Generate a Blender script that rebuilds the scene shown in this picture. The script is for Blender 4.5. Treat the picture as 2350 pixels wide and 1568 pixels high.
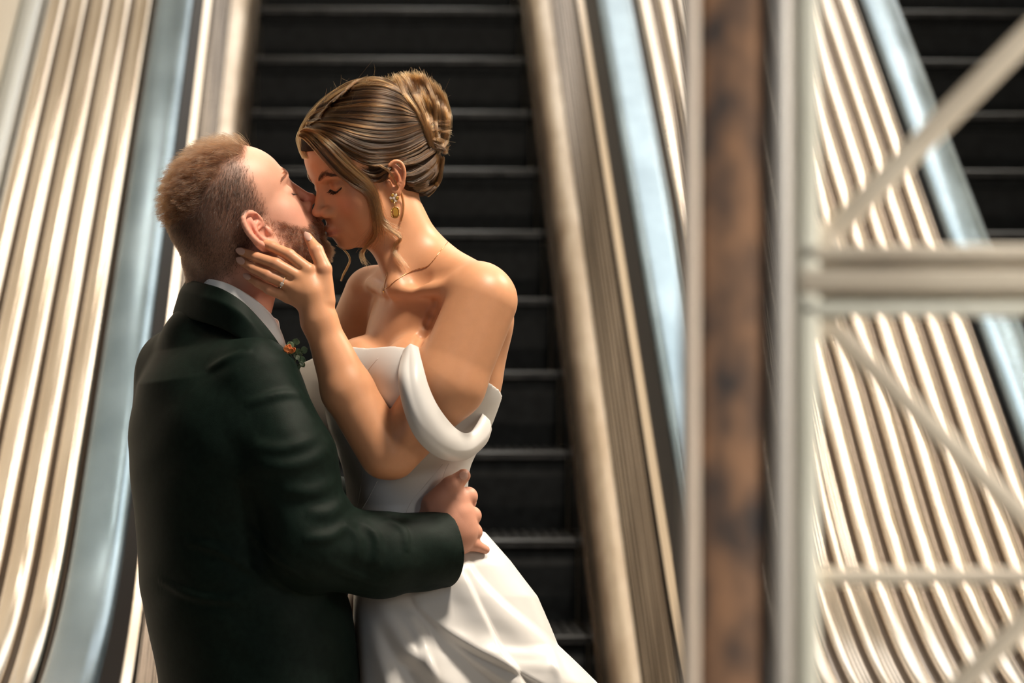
import bpy, bmesh, math, random
import numpy as np
import openvdb as vdb
from mathutils import Vector, Matrix

for _o in list(bpy.data.objects):
    bpy.data.objects.remove(_o, do_unlink=True)
SC = bpy.context.scene
COL = SC.collection
rng = np.random.default_rng(7)

# ---------------------------------------------------------------- camera
ZC = 1.50                     # height of the lens
FPX = 6800.0                  # focal length in pixels of the 2350 px wide frame
CX, CY = 1175.0, 784.0
D0 = 4.70                     # distance of the couple
cam_d = bpy.data.cameras.new('camera')
cam_d.sensor_width = 36.0
cam_d.lens = 36.0 * FPX / 2350.0
cam_d.clip_start = 0.05
cam_d.dof.use_dof = True
cam_d.dof.focus_distance = 4.64
cam_d.dof.aperture_fstop = 4.2
cam = bpy.data.objects.new('camera', cam_d)
cam.location = (0, 0, ZC)
cam.rotation_euler = (math.pi / 2, 0, 0)
COL.objects.link(cam)
SC.camera = cam

# ---------------------------------------------------------------- world, lamps, exposure
SC.view_settings.view_transform = 'Standard'
SC.view_settings.look = 'None'
SC.view_settings.gamma = 1.0
SC.view_settings.use_curve_mapping = False
SC.view_settings.exposure = 0.0
world = bpy.data.worlds.new('world')
SC.world = world
world.use_nodes = True
world.node_tree.nodes['Background'].inputs['Color'].default_value = (0.80, 0.80, 0.80, 1)
world.node_tree.nodes['Background'].inputs['Strength'].default_value = 0.05

def area(name, loc, target, size, power, color, size_y=None, spread=math.pi):
    l = bpy.data.lights.new(name, 'AREA')
    l.energy = power
    l.color = color
    l.shape = 'RECTANGLE'
    l.size = size
    l.size_y = size_y or size
    l.spread = spread
    o = bpy.data.objects.new(name, l)
    o.location = loc
    o.rotation_euler = (Vector(target) - Vector(loc)).to_track_quat('-Z', 'Y').to_euler()
    COL.objects.link(o)
    return o

WARM = (1.0, 0.82, 0.60)
NEUT = (1.0, 0.94, 0.86)
DAY = (0.60, 0.80, 1.0)
# a long luminous ceiling band over the escalators, added fills for the ceiling, the metal and the frame,
# daylight from the entrance behind the photographer
area('ceiling_panel_key', (0.95, 3.75, 4.7), (-0.1, 4.7, 1.5), 0.6, 240, (1.0, .87, .72))
area('ceiling_panel_rim', (2.3, 5.9, 4.0), (-0.1, 4.7, 1.6), 0.45, 120, (1.0, .88, .74))
area('ceiling_band', (1.05, 10.6, 7.5), (1.05, 10.6, 0), 2.0, 112, (1.0, .95, .88), 5.0)
area('deck_reflection_fill', (0.9, 13.1, 5.6), (0.9, 5.0, 3.0), 4.5, 45, (.94, .97, 1.0), 1.8)  # added light, out of view, brightens the reflections low on the decks
area('ceiling_fill_left', (-3.0, 10.5, 6.2), (-3.0, 10.5, 9), 1.0, 26, (1.0, .70, .42), 6.0)  # added uplight without a fixture, warms the ceiling that the metal mirrors
area('ceiling_fill_right', (3.4, 10.5, 6.2), (3.4, 10.5, 9), 1.0, 70, (1.0, .86, .68), 6.0)  # added uplight, right-hand counterpart, again without a fixture
area('right_blue_fill', (4.1, 9.0, 3.4), (0.0, 9.0, 3.0), 2.2, 110, DAY, 4.0)  # added bluish light, not an actual window, for reflections in panels and handrails
area('entrance_daylight', (-2.5, -1.5, 3.2), (0, 5, 1.4), 2.0, 20, DAY)
area('frame_fill_light', (3.4, 0.4, 2.6), (0.6, 2.3, 1.5), 1.2, 10, NEUT, None, 0.55)  # added narrow fill aimed at the steel frame, no shop window there
for _i, (_x, _y) in enumerate([(-1.9, 8.6), (-0.9, 10.2), (-0.4, 8.9), (1.9, 10.6), (2.2, 8.3), (2.7, 11.2), (-1.5, 11.6), (2.0, 12.4), (2.9, 9.7), (-0.6, 12.0)]):
    area('ceiling_downlight', (_x, _y, 7.9), (_x, _y, 0), 0.16, 9, (1.0, .9, .76))


# ---------------------------------------------------------------- small helpers
def W(px, py, q=0.0):
    """a pixel of the 2350x1568 photograph, q pixels (0.69 mm) behind the couple's plane -> world point"""
    d = D0 + q * D0 / FPX
    return np.array([(px - CX) * d / FPX, d, ZC + (CY - py) * d / FPX])

def PX(r, q=0.0):
    return r * (D0 + q * D0 / FPX) / FPX

def tag(o, label=None, cat=None, group=None, kind=None):
    if label: o['label'] = label
    if cat: o['category'] = cat
    if group: o['group'] = group
    if kind: o['kind'] = kind
    return o

def empty(name, loc, label, cat, group=None):
    o = bpy.data.objects.new(name, None)
    o.location = loc
    o.empty_display_size = 0.05
    COL.objects.link(o)
    return tag(o, label, cat, group)

def link(name, me, mat, parent=None, smooth=True):
    o = bpy.data.objects.new(name, me)
    COL.objects.link(o)
    if mat is not None and len(me.materials) == 0:
        me.materials.append(mat)
    if smooth and len(me.polygons):
        me.polygons.foreach_set('use_smooth', np.ones(len(me.polygons), dtype=bool))
    if parent is not None:
        o.parent = parent
        pl = Vector((0, 0, 0)); p = parent
        while p is not None:
            pl += p.location; p = p.parent
        o.location = -pl          # meshes are authored in world coordinates
    return o

def mesh(name, v, f):
    me = bpy.data.meshes.new(name)
    me.from_pydata([tuple(map(float, p)) for p in v], [], [tuple(map(int, q)) for q in f])
    me.update()
    return me

def mesh_np(name, v, quads):
    me = bpy.data.meshes.new(name)
    n, m = len(v), len(quads)
    k = quads.shape[1]
    me.vertices.add(n); me.loops.add(k * m); me.polygons.add(m)
    me.vertices.foreach_set('co', np.ascontiguousarray(v, dtype=np.float32).ravel())
    me.loops.foreach_set('vertex_index', np.ascontiguousarray(quads, dtype=np.int32).ravel())
    me.polygons.foreach_set('loop_start', np.arange(0, k * m, k, dtype=np.int32))
    me.polygons.foreach_set('loop_total', np.full(m, k, dtype=np.int32))
    me.update(calc_edges=True)
    return me

def grid_faces(nu, nv, cu=False, cv=False):
    f = []
    for i in range(nu - (0 if cu else 1)):
        for j in range(nv - (0 if cv else 1)):
            a = i * nv + j; b = i * nv + (j + 1) % nv
            c = ((i + 1) % nu) * nv + (j + 1) % nv; d = ((i + 1) % nu) * nv + j
            f.append((a, b, c, d))
    return f

def box_vf(x0, x1, y0, y1, z0, z1):
    v = [(x, y, z) for z in (z0, z1) for y in (y0, y1) for x in (x0, x1)]
    f = [(0, 2, 3, 1), (4, 5, 7, 6), (0, 1, 5, 4), (2, 6, 7, 3), (0, 4, 6, 2), (1, 3, 7, 5)]
    return v, f

def join_vf(items):
    V, F = [], []
    for v, f in items:
        o = len(V); V += list(v); F += [tuple(i + o for i in q) for q in f]
    return V, F

def bevel(me, w, seg=2):
    bm = bmesh.new(); bm.from_mesh(me)
    bmesh.ops.remove_doubles(bm, verts=bm.verts, dist=1e-6)
    bmesh.ops.bevel(bm, geom=list(bm.edges), offset=w, segments=seg, profile=0.5, affect='EDGES', clamp_overlap=True)
    bmesh.ops.recalc_face_normals(bm, faces=bm.faces)
    bm.to_mesh(me); bm.free(); me.update()
    return me

def spline(pts, n):
    """Catmull-Rom through pts (k x dim), n samples evenly in arc length"""
    P = np.asarray(pts, float)
    Q = np.vstack([2 * P[0] - P[1], P, 2 * P[-1] - P[-2]])
    out = []
    for i in range(len(P) - 1):
        p0, p1, p2, p3 = Q[i:i + 4]
        for t in np.linspace(0, 1, 16, endpoint=False):
            out.append(0.5 * ((2 * p1) + (-p0 + p2) * t + (2 * p0 - 5 * p1 + 4 * p2 - p3) * t * t + (-p0 + 3 * p1 - 3 * p2 + p3) * t ** 3))
    out.append(P[-1])
    out = np.array(out)
    s = np.r_[0, np.cumsum(np.linalg.norm(np.diff(out[:, :3], axis=0), axis=1))]
    t = np.linspace(0, s[-1], n)
    return np.stack([np.interp(t, s, out[:, k]) for k in range(out.shape[1])], 1)

def tube_vf(path, rad, n=8, cap=True):
    P = np.asarray(path, float); R = np.broadcast_to(np.asarray(rad, float), (len(P),))
    T = np.gradient(P, axis=0); T /= np.linalg.norm(T, axis=1)[:, None] + 1e-12
    up = np.array([0.13, 0.31, 0.94]); V = []
    N = np.cross(T[0], up); N /= np.linalg.norm(N)
    for i in range(len(P)):
        N = N - T[i] * (N @ T[i]); N /= np.linalg.norm(N) + 1e-12
        B = np.cross(T[i], N)
        for j in range(n):
            a = 2 * math.pi * j / n
            V.append(P[i] + R[i] * (math.cos(a) * N + math.sin(a) * B))
    F = grid_faces(len(P), n, False, True)
    if cap:
        F = F + [tuple(range(n))[::-1], tuple((len(P) - 1) * n + j for j in range(n))]
    return V, F

# ---------------------------------------------------------------- materials
def mat(name, color, rough=0.5, metal=0.0, spec=0.5, **kw):
    m = bpy.data.materials.new(name); m.use_nodes = True
    b = m.node_tree.nodes['Principled BSDF']
    b.inputs['Base Color'].default_value = (*color, 1)
    b.inputs['Roughness'].default_value = rough
    b.inputs['Metallic'].default_value = metal
    b.inputs['Specular IOR Level'].default_value = spec
    for k, v in kw.items():
        b.inputs[k.replace('_', ' ')].default_value = v
    return m

def nd(m, t, **kw):
    n = m.node_tree.nodes.new(t)
    for k, v in kw.items(): setattr(n, k, v)
    return n

def noise_color(m, c1, c2, scale, detail=4, stretch=(1, 1, 1), lo=0.35, hi=0.65, rough=None):
    """procedural two tone colour in object space, optionally roughness as well"""
    nt = m.node_tree; b = nt.nodes['Principled BSDF']
    tc = nd(m, 'ShaderNodeTexCoord'); mp = nd(m, 'ShaderNodeMapping'); mp.inputs['Scale'].default_value = stretch
    nz = nd(m, 'ShaderNodeTexNoise'); nz.inputs['Scale'].default_value = scale; nz.inputs['Detail'].default_value = detail
    rp = nd(m, 'ShaderNodeValToRGB')
    rp.color_ramp.elements[0].position = lo; rp.color_ramp.elements[0].color = (*c1, 1)
    rp.color_ramp.elements[1].position = hi; rp.color_ramp.elements[1].color = (*c2, 1)
    nt.links.new(tc.outputs['Object'], mp.inputs['Vector']); nt.links.new(mp.outputs['Vector'], nz.inputs['Vector'])
    nt.links.new(nz.outputs['Fac'], rp.inputs['Fac']); nt.links.new(rp.outputs['Color'], b.inputs['Base Color'])
    if rough:
        mr = nd(m, 'ShaderNodeMapRange')
        mr.inputs['To Min'].default_value = rough[0]; mr.inputs['To Max'].default_value = rough[1]
        nt.links.new(nz.outputs['Fac'], mr.inputs['Value']); nt.links.new(mr.outputs['Result'], b.inputs['Roughness'])
    return m

def bump(m, scale, strength, dist=0.001, detail=3, stretch=(1, 1, 1), kind='noise'):
    nt = m.node_tree; b = nt.nodes['Principled BSDF']
    tc = nd(m, 'ShaderNodeTexCoord'); mp = nd(m, 'ShaderNodeMapping'); mp.inputs['Scale'].default_value = stretch
    nz = nd(m, 'ShaderNodeTexNoise' if kind == 'noise' else 'ShaderNodeTexWave')
    nz.inputs['Scale'].default_value = scale
    nz.inputs['Detail'].default_value = detail
    bp = nd(m, 'ShaderNodeBump'); bp.inputs['Strength'].default_value = strength; bp.inputs['Distance'].default_value = dist
    nt.links.new(tc.outputs['Object'], mp.inputs['Vector']); nt.links.new(mp.outputs['Vector'], nz.inputs['Vector'])
    nt.links.new(nz.outputs['Fac'], bp.inputs['Height']); nt.links.new(bp.outputs['Normal'], b.inputs['Normal'])
    return m

M = {}
M['bronze'] = bump(noise_color(mat('champagne_metal', (0.7, 0.55, 0.4), 0.3, 1.0), (0.58, 0.50, 0.41), (0.76, 0.68, 0.585), 3.0, 5, (6, 0.5, 0.5), rough=(0.10, 0.22)), 60, 0.05, 0.002, 2, (1, .04, .04))
M['trim'] = mat('pale_metal_trim', (0.80, 0.68, 0.55), 0.22, 1.0)
M['groove'] = mat('dark_groove_metal', (0.07, 0.05, 0.035), 0.5, 1.0)
M['bronze_dark'] = noise_color(mat('dark_bronze_panel', (0.2, 0.15, 0.1), 0.35, 1.0), (0.17, 0.135, 0.105), (0.33, 0.27, 0.215), 4.0, 4, (8, 0.3, 0.3), rough=(0.14, 0.24))
M['skirt'] = noise_color(mat('brass_skirt_metal', (0.6, 0.45, 0.3), 0.3, 1.0), (0.46, 0.37, 0.28), (0.68, 0.59, 0.49), 5.0, 5, (3, 0.8, 0.8), rough=(0.26, 0.42))
M['handrail'] = noise_color(mat('blue_grey_handrail', (0.3, 0.4, 0.47), 0.2, 0.75, 0.6), (0.135, 0.20, 0.25), (0.215, 0.30, 0.365), 5.0, 5, (1, 0.6, 0.6), rough=(0.16, 0.28))
M['black'] = mat('black_rubber', (0.008, 0.008, 0.009), 0.3)
M['step'] = noise_color(mat('black_step_metal', (0.012, 0.014, 0.016), 0.55, 0.0, 0.14), (0.004, 0.0052, 0.0062), (0.009, 0.011, 0.0125), 30, 4)
M['tread'] = noise_color(mat('worn_tread_metal', (0.06, 0.065, 0.07), 0.5, 0.5), (0.02, 0.022, 0.024), (0.07, 0.073, 0.076), 18, 5)
M['nosing'] = mat('worn_nosing_metal', (0.16, 0.17, 0.18), 0.4, 1.0)
M['steel'] = mat('grey_brushed_steel', (0.50, 0.53, 0.54), 0.34, 1.0)
M['wall'] = noise_color(mat('cream_wall_paint', (0.7, 0.66, 0.58), 0.6), (0.66, 0.62, 0.54), (0.72, 0.68, 0.60), 2)
M['floor'] = noise_color(mat('stone_floor', (0.3, 0.27, 0.23), 0.35), (0.22, 0.19, 0.16), (0.36, 0.32, 0.27), 5)
M['ceiling'] = mat('ceiling_plaster', (0.55, 0.47, 0.36), 0.7)
M['rust'] = bump(noise_color(mat('rusted_steel', (0.2, 0.12, 0.08), 0.75), (0.040, 0.033, 0.031), (0.31, 0.165, 0.088), 30, 5, (1.2, 1.2, 0.6), 0.34, 0.66), 90, 0.4, 0.002)
M['frame_paint'] = noise_color(mat('pale_frame_paint', (0.55, 0.54, 0.44), 0.5), (0.66, 0.65, 0.54), (0.76, 0.75, 0.64), 7, 4)
M['frame_tan'] = noise_color(mat('tan_frame_paint', (0.50, 0.42, 0.30), 0.4), (0.58, 0.50, 0.39), (0.72, 0.64, 0.51), 9, 4)
M['frame_grey'] = mat('grey_frame_steel', (0.55, 0.52, 0.47), 0.45, 0.2)
M['frame_pipe'] = mat('tan_pipe_paint', (0.62, 0.52, 0.42), 0.4)

# ================================================================ the place: escalators, decks, walls
AX = 0.049                     # the escalators run slightly to the left of the view axis
SLOPE = 0.5763
SA, RR = 6.7, 2.5              # start of the bottom curve and its radius
SB = SA - RR * 0.5

def B(S):
    S = np.asarray(S, float)
    zA = SLOPE * SA
    zC = zA + RR * math.cos(math.radians(30))
    arc = zC - np.sqrt(np.maximum(RR * RR - (np.clip(S, SB, SA) - SB) ** 2, 1e-6))
    return np.where(S > SA, SLOPE * S, arc)

def L(X, S, h, rise=True):
    """escalator coordinates: X across, S along the run, h height measured from the rising base line"""
    X, S, h = np.broadcast_arrays(np.asarray(X, float), np.asarray(S, float), np.asarray(h, float))
    return np.stack([X - AX * S, S + AX * X, ZC + h + (B(S) if rise else 0)], -1)

S_RUN = np.r_[np.linspace(4.95, 6.75, 22), np.linspace(6.9, 12.6, 14)]

def run(name, prof, m, parent, closed=True, S=S_RUN):
    prof = np.asarray(prof, float)
    v = np.concatenate([L(prof[:, 0], s, prof[:, 1]) for s in S])
    n = len(prof)
    f = grid_faces(len(S), n, False, closed)
    if closed:
        f += [tuple(range(n))[::-1], tuple((len(S) - 1) * n + j for j in range(n))]
    me = mesh(name, v, f)
    bm = bmesh.new(); bm.from_mesh(me); bmesh.ops.recalc_face_normals(bm, faces=bm.faces); bm.to_mesh(me); bm.free()
    o = link(name, me, m, parent)
    me.set_sharp_from_angle(angle=math.radians(38))
    return o

def arc_prof(x0, x1, h0, height, n=13, skirt=0.02):
    t = np.linspace(0, math.pi, n)
    xs = (x0 + x1) / 2 - (x1 - x0) / 2 * np.cos(t)
    hs = h0 + height * np.maximum(np.sin(t), 0) ** 0.55
    return [(x0, h0 - skirt)] + list(zip(xs, hs)) + [(x1, h0 - skirt)]

H_STEP = -5.308
H_DECK = -4.27

def escalator(center, label, sides, k0=-4, k1=12):
    k1 = 12
    root = empty('escalator', tuple(L(center, 6.8, -6.8 * SLOPE - ZC)), label, 'escalator')
    # steps
    base = None
    for k in range(k0, k1):
        s = 8.25 + 0.4 * k
        z = ZC + H_STEP + SLOPE * s
        if z < 0.02: continue
        x0, x1 = center - 0.497, center + 0.497
        def bx(xa, xb, sa, sb, za, zb):
            v, f = box_vf(xa, xb, sa, sb, za, zb)
            return [(p[0] - AX * p[1], p[1] + AX * p[0], p[2]) for p in v], f
        # riser: a shallow curve set back under the tread
        pr = [(s + 0.030, z - 0.012), (s + 0.034, z - 0.055), (s + 0.022, z - 0.075), (s + 0.020, z - 0.16), (s + 0.034, z - 0.245), (s + 0.06, z - 0.245), (s + 0.06, z - 0.012)]
        v = [(x - AX * a, a + AX * x, max(b, 0.0)) for x in (x0, x1) for a, b in pr]
        n = len(pr)
        f = grid_faces(2, n, False, True) + [tuple(range(n)), tuple(range(2 * n - 1, n - 1, -1))]
        st = link('step', mesh('step', v, f), M['step'], root, smooth=False)
        # tread with its cleats
        items = [bx(x0, x1, s + 0.01, s + 0.43, z - 0.02, z - 0.008)]
        nc = 34
        for i in range(nc):
            c = x0 + (i + 0.5) * (x1 - x0) / nc
            items.append(bx(c - 0.008, c + 0.008, s + 0.012, s + 0.43, z - 0.01, z))
        v, f = join_vf(items)
        link('tread', mesh('tread', v, f), M['tread'], st, smooth=False)
        v, f = bx(x0, x1, s, s + 0.012, z - 0.008, z + 0.001)
        link('step_nosing', bevel(mesh('step_nosing', v, f), 0.003, 2), M['nosing'], st)
    for sg in sides:
        X = lambda d: center + sg * d
        # skirt beside the steps and the rounded inner deck above it
        run('skirt_panel', [(X(.500), -5.62), (X(.500), -5.22), (X(.514), -5.20), (X(.520), -5.62)], M['bronze_dark'], root)
        run('inner_deck', [(X(.512), -5.24), (X(.512), -5.20), (X(.520), -5.165), (X(.545), -5.135), (X(.575), -5.118), (X(.600), -5.115), (X(.612), -5.125), (X(.612), -5.24)], M['skirt'], root)
        # balustrade panel with long mouldings
        run('balustrade_panel', [(X(.606), -5.30), (X(.606), -4.345), (X(.66), -4.33), (X(.66), -5.30)], M['bronze_dark'], root)
        for h in (-5.07, -5.02, -4.93, -4.86, -4.79, -4.70, -4.63, -4.55, -4.50):
            w = 0.012
            run('moulding', [(X(.604), h - w), (X(.594), h - w * .6), (X(.591), h), (X(.594), h + w * .6), (X(.604), h + w)], M['bronze_dark'], root)
        run('pale_moulding', [(X(.606), -4.455), (X(.588), -4.445), (X(.582), -4.42), (X(.588), -4.395), (X(.606), -4.385)], M['trim'], root)
        run('handrail_guide', [(X(.602), -4.345), (X(.635), -4.295), (X(.745), -4.295), (X(.745), -4.40)], M['black'], root)
        c, hw = .682, .056
        t = np.linspace(-0.25 * math.pi, 1.25 * math.pi, 27)
        pw = lambda v, e: np.sign(v) * abs(v) ** e
        pr = [(X(c + hw * pw(np.cos(a), .62)), -4.262 + (.030 if np.sin(a) > 0 else .022) * pw(np.sin(a), .55)) for a in t]
        run('handrail', pr, M['handrail'], root)
    return root

def deck(x0, x1, label, n, name='escalator_deck', fine=(), slim=True):
    root = empty(name, tuple(L((x0 + x1) / 2, 6.8, -6.8 * SLOPE - ZC)), label, 'deck')
    run('deck_bed', [(x0, -5.4), (x0, H_DECK - .012), (x1, H_DECK - .012), (x1, -5.4)], M['groove'], root)
    w = (x1 - x0) / n
    for i in range(n):
        a = x0 + i * w
        if i in fine:       # three slim reeds instead of one broad flute
            run('deck_flute', arc_prof(a + .006, a + w * .50, H_DECK - .008, .022), M['bronze'], root)
            for j in range(3):
                b = a + w * (.54 + j * .13)
                run('reed', arc_prof(b, b + w * .12, H_DECK - .006, .006, 5), M['bronze'], root)
        else:
            if slim:
                run('deck_flute', arc_prof(a + .006, a + w * .78, H_DECK - .008, .026), M['bronze'], root)
                run('reed', arc_prof(a + w * .84, a + w * .95, H_DECK - .009, .005, 5), M['bronze_dark'], root)
            else:
                run('deck_flute', arc_prof(a + .006, a + w * .93, H_DECK - .010, .026), M['bronze'], root)
    return root

EC = 0.09
esc = escalator(EC, 'dark stepped escalator rising directly behind the embracing couple', (-1, 1))
esc2 = escalator(EC + 2.20, 'second escalator whose dark steps show beyond the pale steel frame', (-1, 1))
deck(EC - 1.085, EC - .748, 'fluted champagne metal deck between the cream wall and the handrail beside the man', 5, slim=False)
deck(EC + .748, EC + 1.452, 'fluted champagne metal deck seen through the braces of the steel frame', 11, fine=(2, 3))

def struct(name, v, f, m):
    o = link(name, mesh(name, v, f), m, None, smooth=False)
    o['kind'] = 'structure'
    return o

struct('floor', *box_vf(-9, 9, -6, 16, -0.1, 0.0), M['floor'])
run_w = np.array([[EC - 1.088, -5.6], [EC - 1.088, -4.250], [EC - 1.10, -4.232], [EC - 1.125, -4.225], [EC - 1.145, -4.232], [EC - 1.152, -4.25], [EC - 1.152, -5.6]])
cap = run('trim_1', run_w, M['steel'], None); cap['kind'] = 'structure'
def wall(name, x0, x1, s0, s1, z0, z1, m=M['wall']):
    v, f = box_vf(x0, x1, s0, s1, z0, z1)
    v = [(p[0] - AX * p[1], p[1] + AX * p[0], p[2]) for p in v]
    return struct(name, v, f, m)
wall('wall_left', EC - 1.40, EC - 1.154, 5.0, 15, 0, 8.0)
wall('wall_right', 4.2, 4.4, -6, 15, 0, 8.0)
wall('wall_back', -6, 6, 13.2, 13.4, 0, 8.0)
struct('ceiling', *box_vf(-9, 9, -6, 16, 8.0, 8.1), M['ceiling'])

# ================================================================ steel frame in the foreground
FD = 2.25
def Fp(px, py, d=FD):
    return np.array([(px - CX) * d / FPX, d, ZC + (CY - py) * d / FPX])
frame = empty('steel_frame', (Fp(1700, 784)[0], FD, 0), 'blurred tall steel lattice frame with rusty column and pale crossing braces', 'frame')
def post(name, px0, px1, d0, d1, m, bev=0.003):
    x0, x1 = Fp(px0, 0, d0)[0], Fp(px1, 0, d0)[0]
    v, f = box_vf(x0, x1, d0, d1, 0.0, 3.2)
    return link(name, bevel(mesh(name, v, f), bev), m, frame)
def round_post(name, px, w, d, m):
    x = Fp(px, 0, d)[0]; r = w * d / FPX / 2
    v, f = tube_vf(np.array([[x, d, 0.0], [x, d, 1.6], [x, d, 3.2]]), r, 20)
    return link(name, mesh(name, v, f), m, frame)
round_post('pale_pipe', 1583, 44, FD - .004, M['frame_pipe'])
post('rusty_column', 1604, 1752, FD, FD + .05, M['rust'], .006)
post('dark_strip', 1745, 1768, FD + .006, FD + .05, M['black'])
round_post('pale_pipe', 1793, 50, FD, M['frame_grey'])
post('rear_plate', 1815, 1832, FD + .012, FD + .05, M['frame_tan'])
post('pale_post', 1830, 1882, FD, FD + .03, M['frame_paint'], .005)
def beam(py0, py1, d0, d1, m, name='cross_beam', x0=1836, x1=3300):
    v, f = box_vf(Fp(x0, 0, d0)[0], Fp(x1, 0, d0)[0], d0, d1, Fp(0, py1, d0)[2], Fp(0, py0, d0)[2])
    return link(name, bevel(mesh(name, v, f), .003), m, frame)
beam(566, 726, FD + .014, FD + .03, M['frame_tan'])
beam(562, 600, FD, FD + .03, M['frame_tan'], 'beam_flange')
beam(618, 672, FD - .004, FD + .02, M['frame_tan'], 'beam_flange')
beam(692, 728, FD, FD + .03, M['frame_paint'], 'beam_flange')
def brace(p0, p1, w, m, d=FD + .012, name='brace'):
    a, b = Fp(*p0, d), Fp(*p1, d)
    t = (b - a) / np.linalg.norm(b - a); n = np.array([-t[2], 0, t[0]]); hw = w * d / FPX / 2
    v = [p + s * n * hw + np.array([0, e, 0]) for e in (0, .012) for p in (a, b) for s in (-1, 1)]
    f = [(0, 2, 3, 1), (4, 5, 7, 6), (0, 1, 5, 4), (2, 6, 7, 3), (0, 4, 6, 2), (1, 3, 7, 5)]
    return link(name, bevel(mesh(name, v, f), .003), m, frame)
brace((1880, 565), (2700, -262), 56, M['frame_tan'])
brace((1880, 722), (2700, 1530), 48, M['frame_tan'])
brace((1876, 1326), (3300, 1326), 38, M['frame_tan'], name='tie_rod')
brace((2120, 1664), (2700, 1080), 50, M['frame_tan'])
def gusset(a, b, c, d=FD + .008):
    v = [Fp(*p, d) + np.array([0, e, 0]) for e in (0, .014) for p in (a, b, c)]
    return link('gusset', bevel(mesh('gusset', v, [(0, 1, 2), (5, 4, 3), (0, 3, 4, 1), (1, 4, 5, 2), (2, 5, 3, 0)]), .002), M['frame_tan'], frame)
gusset((1878, 500), (1945, 572), (1878, 572))
gusset((1878, 790), (1950, 716), (1878, 716))


# ================================================================ smooth implicit bodies, meshed with OpenVDB
BIG = 0.2
def smin(a, b, k):
    if k <= 0: return np.minimum(a, b)
    h = np.maximum(k - np.abs(a - b), 0) / k
    return np.minimum(a, b) - h * h * k * 0.25

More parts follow.
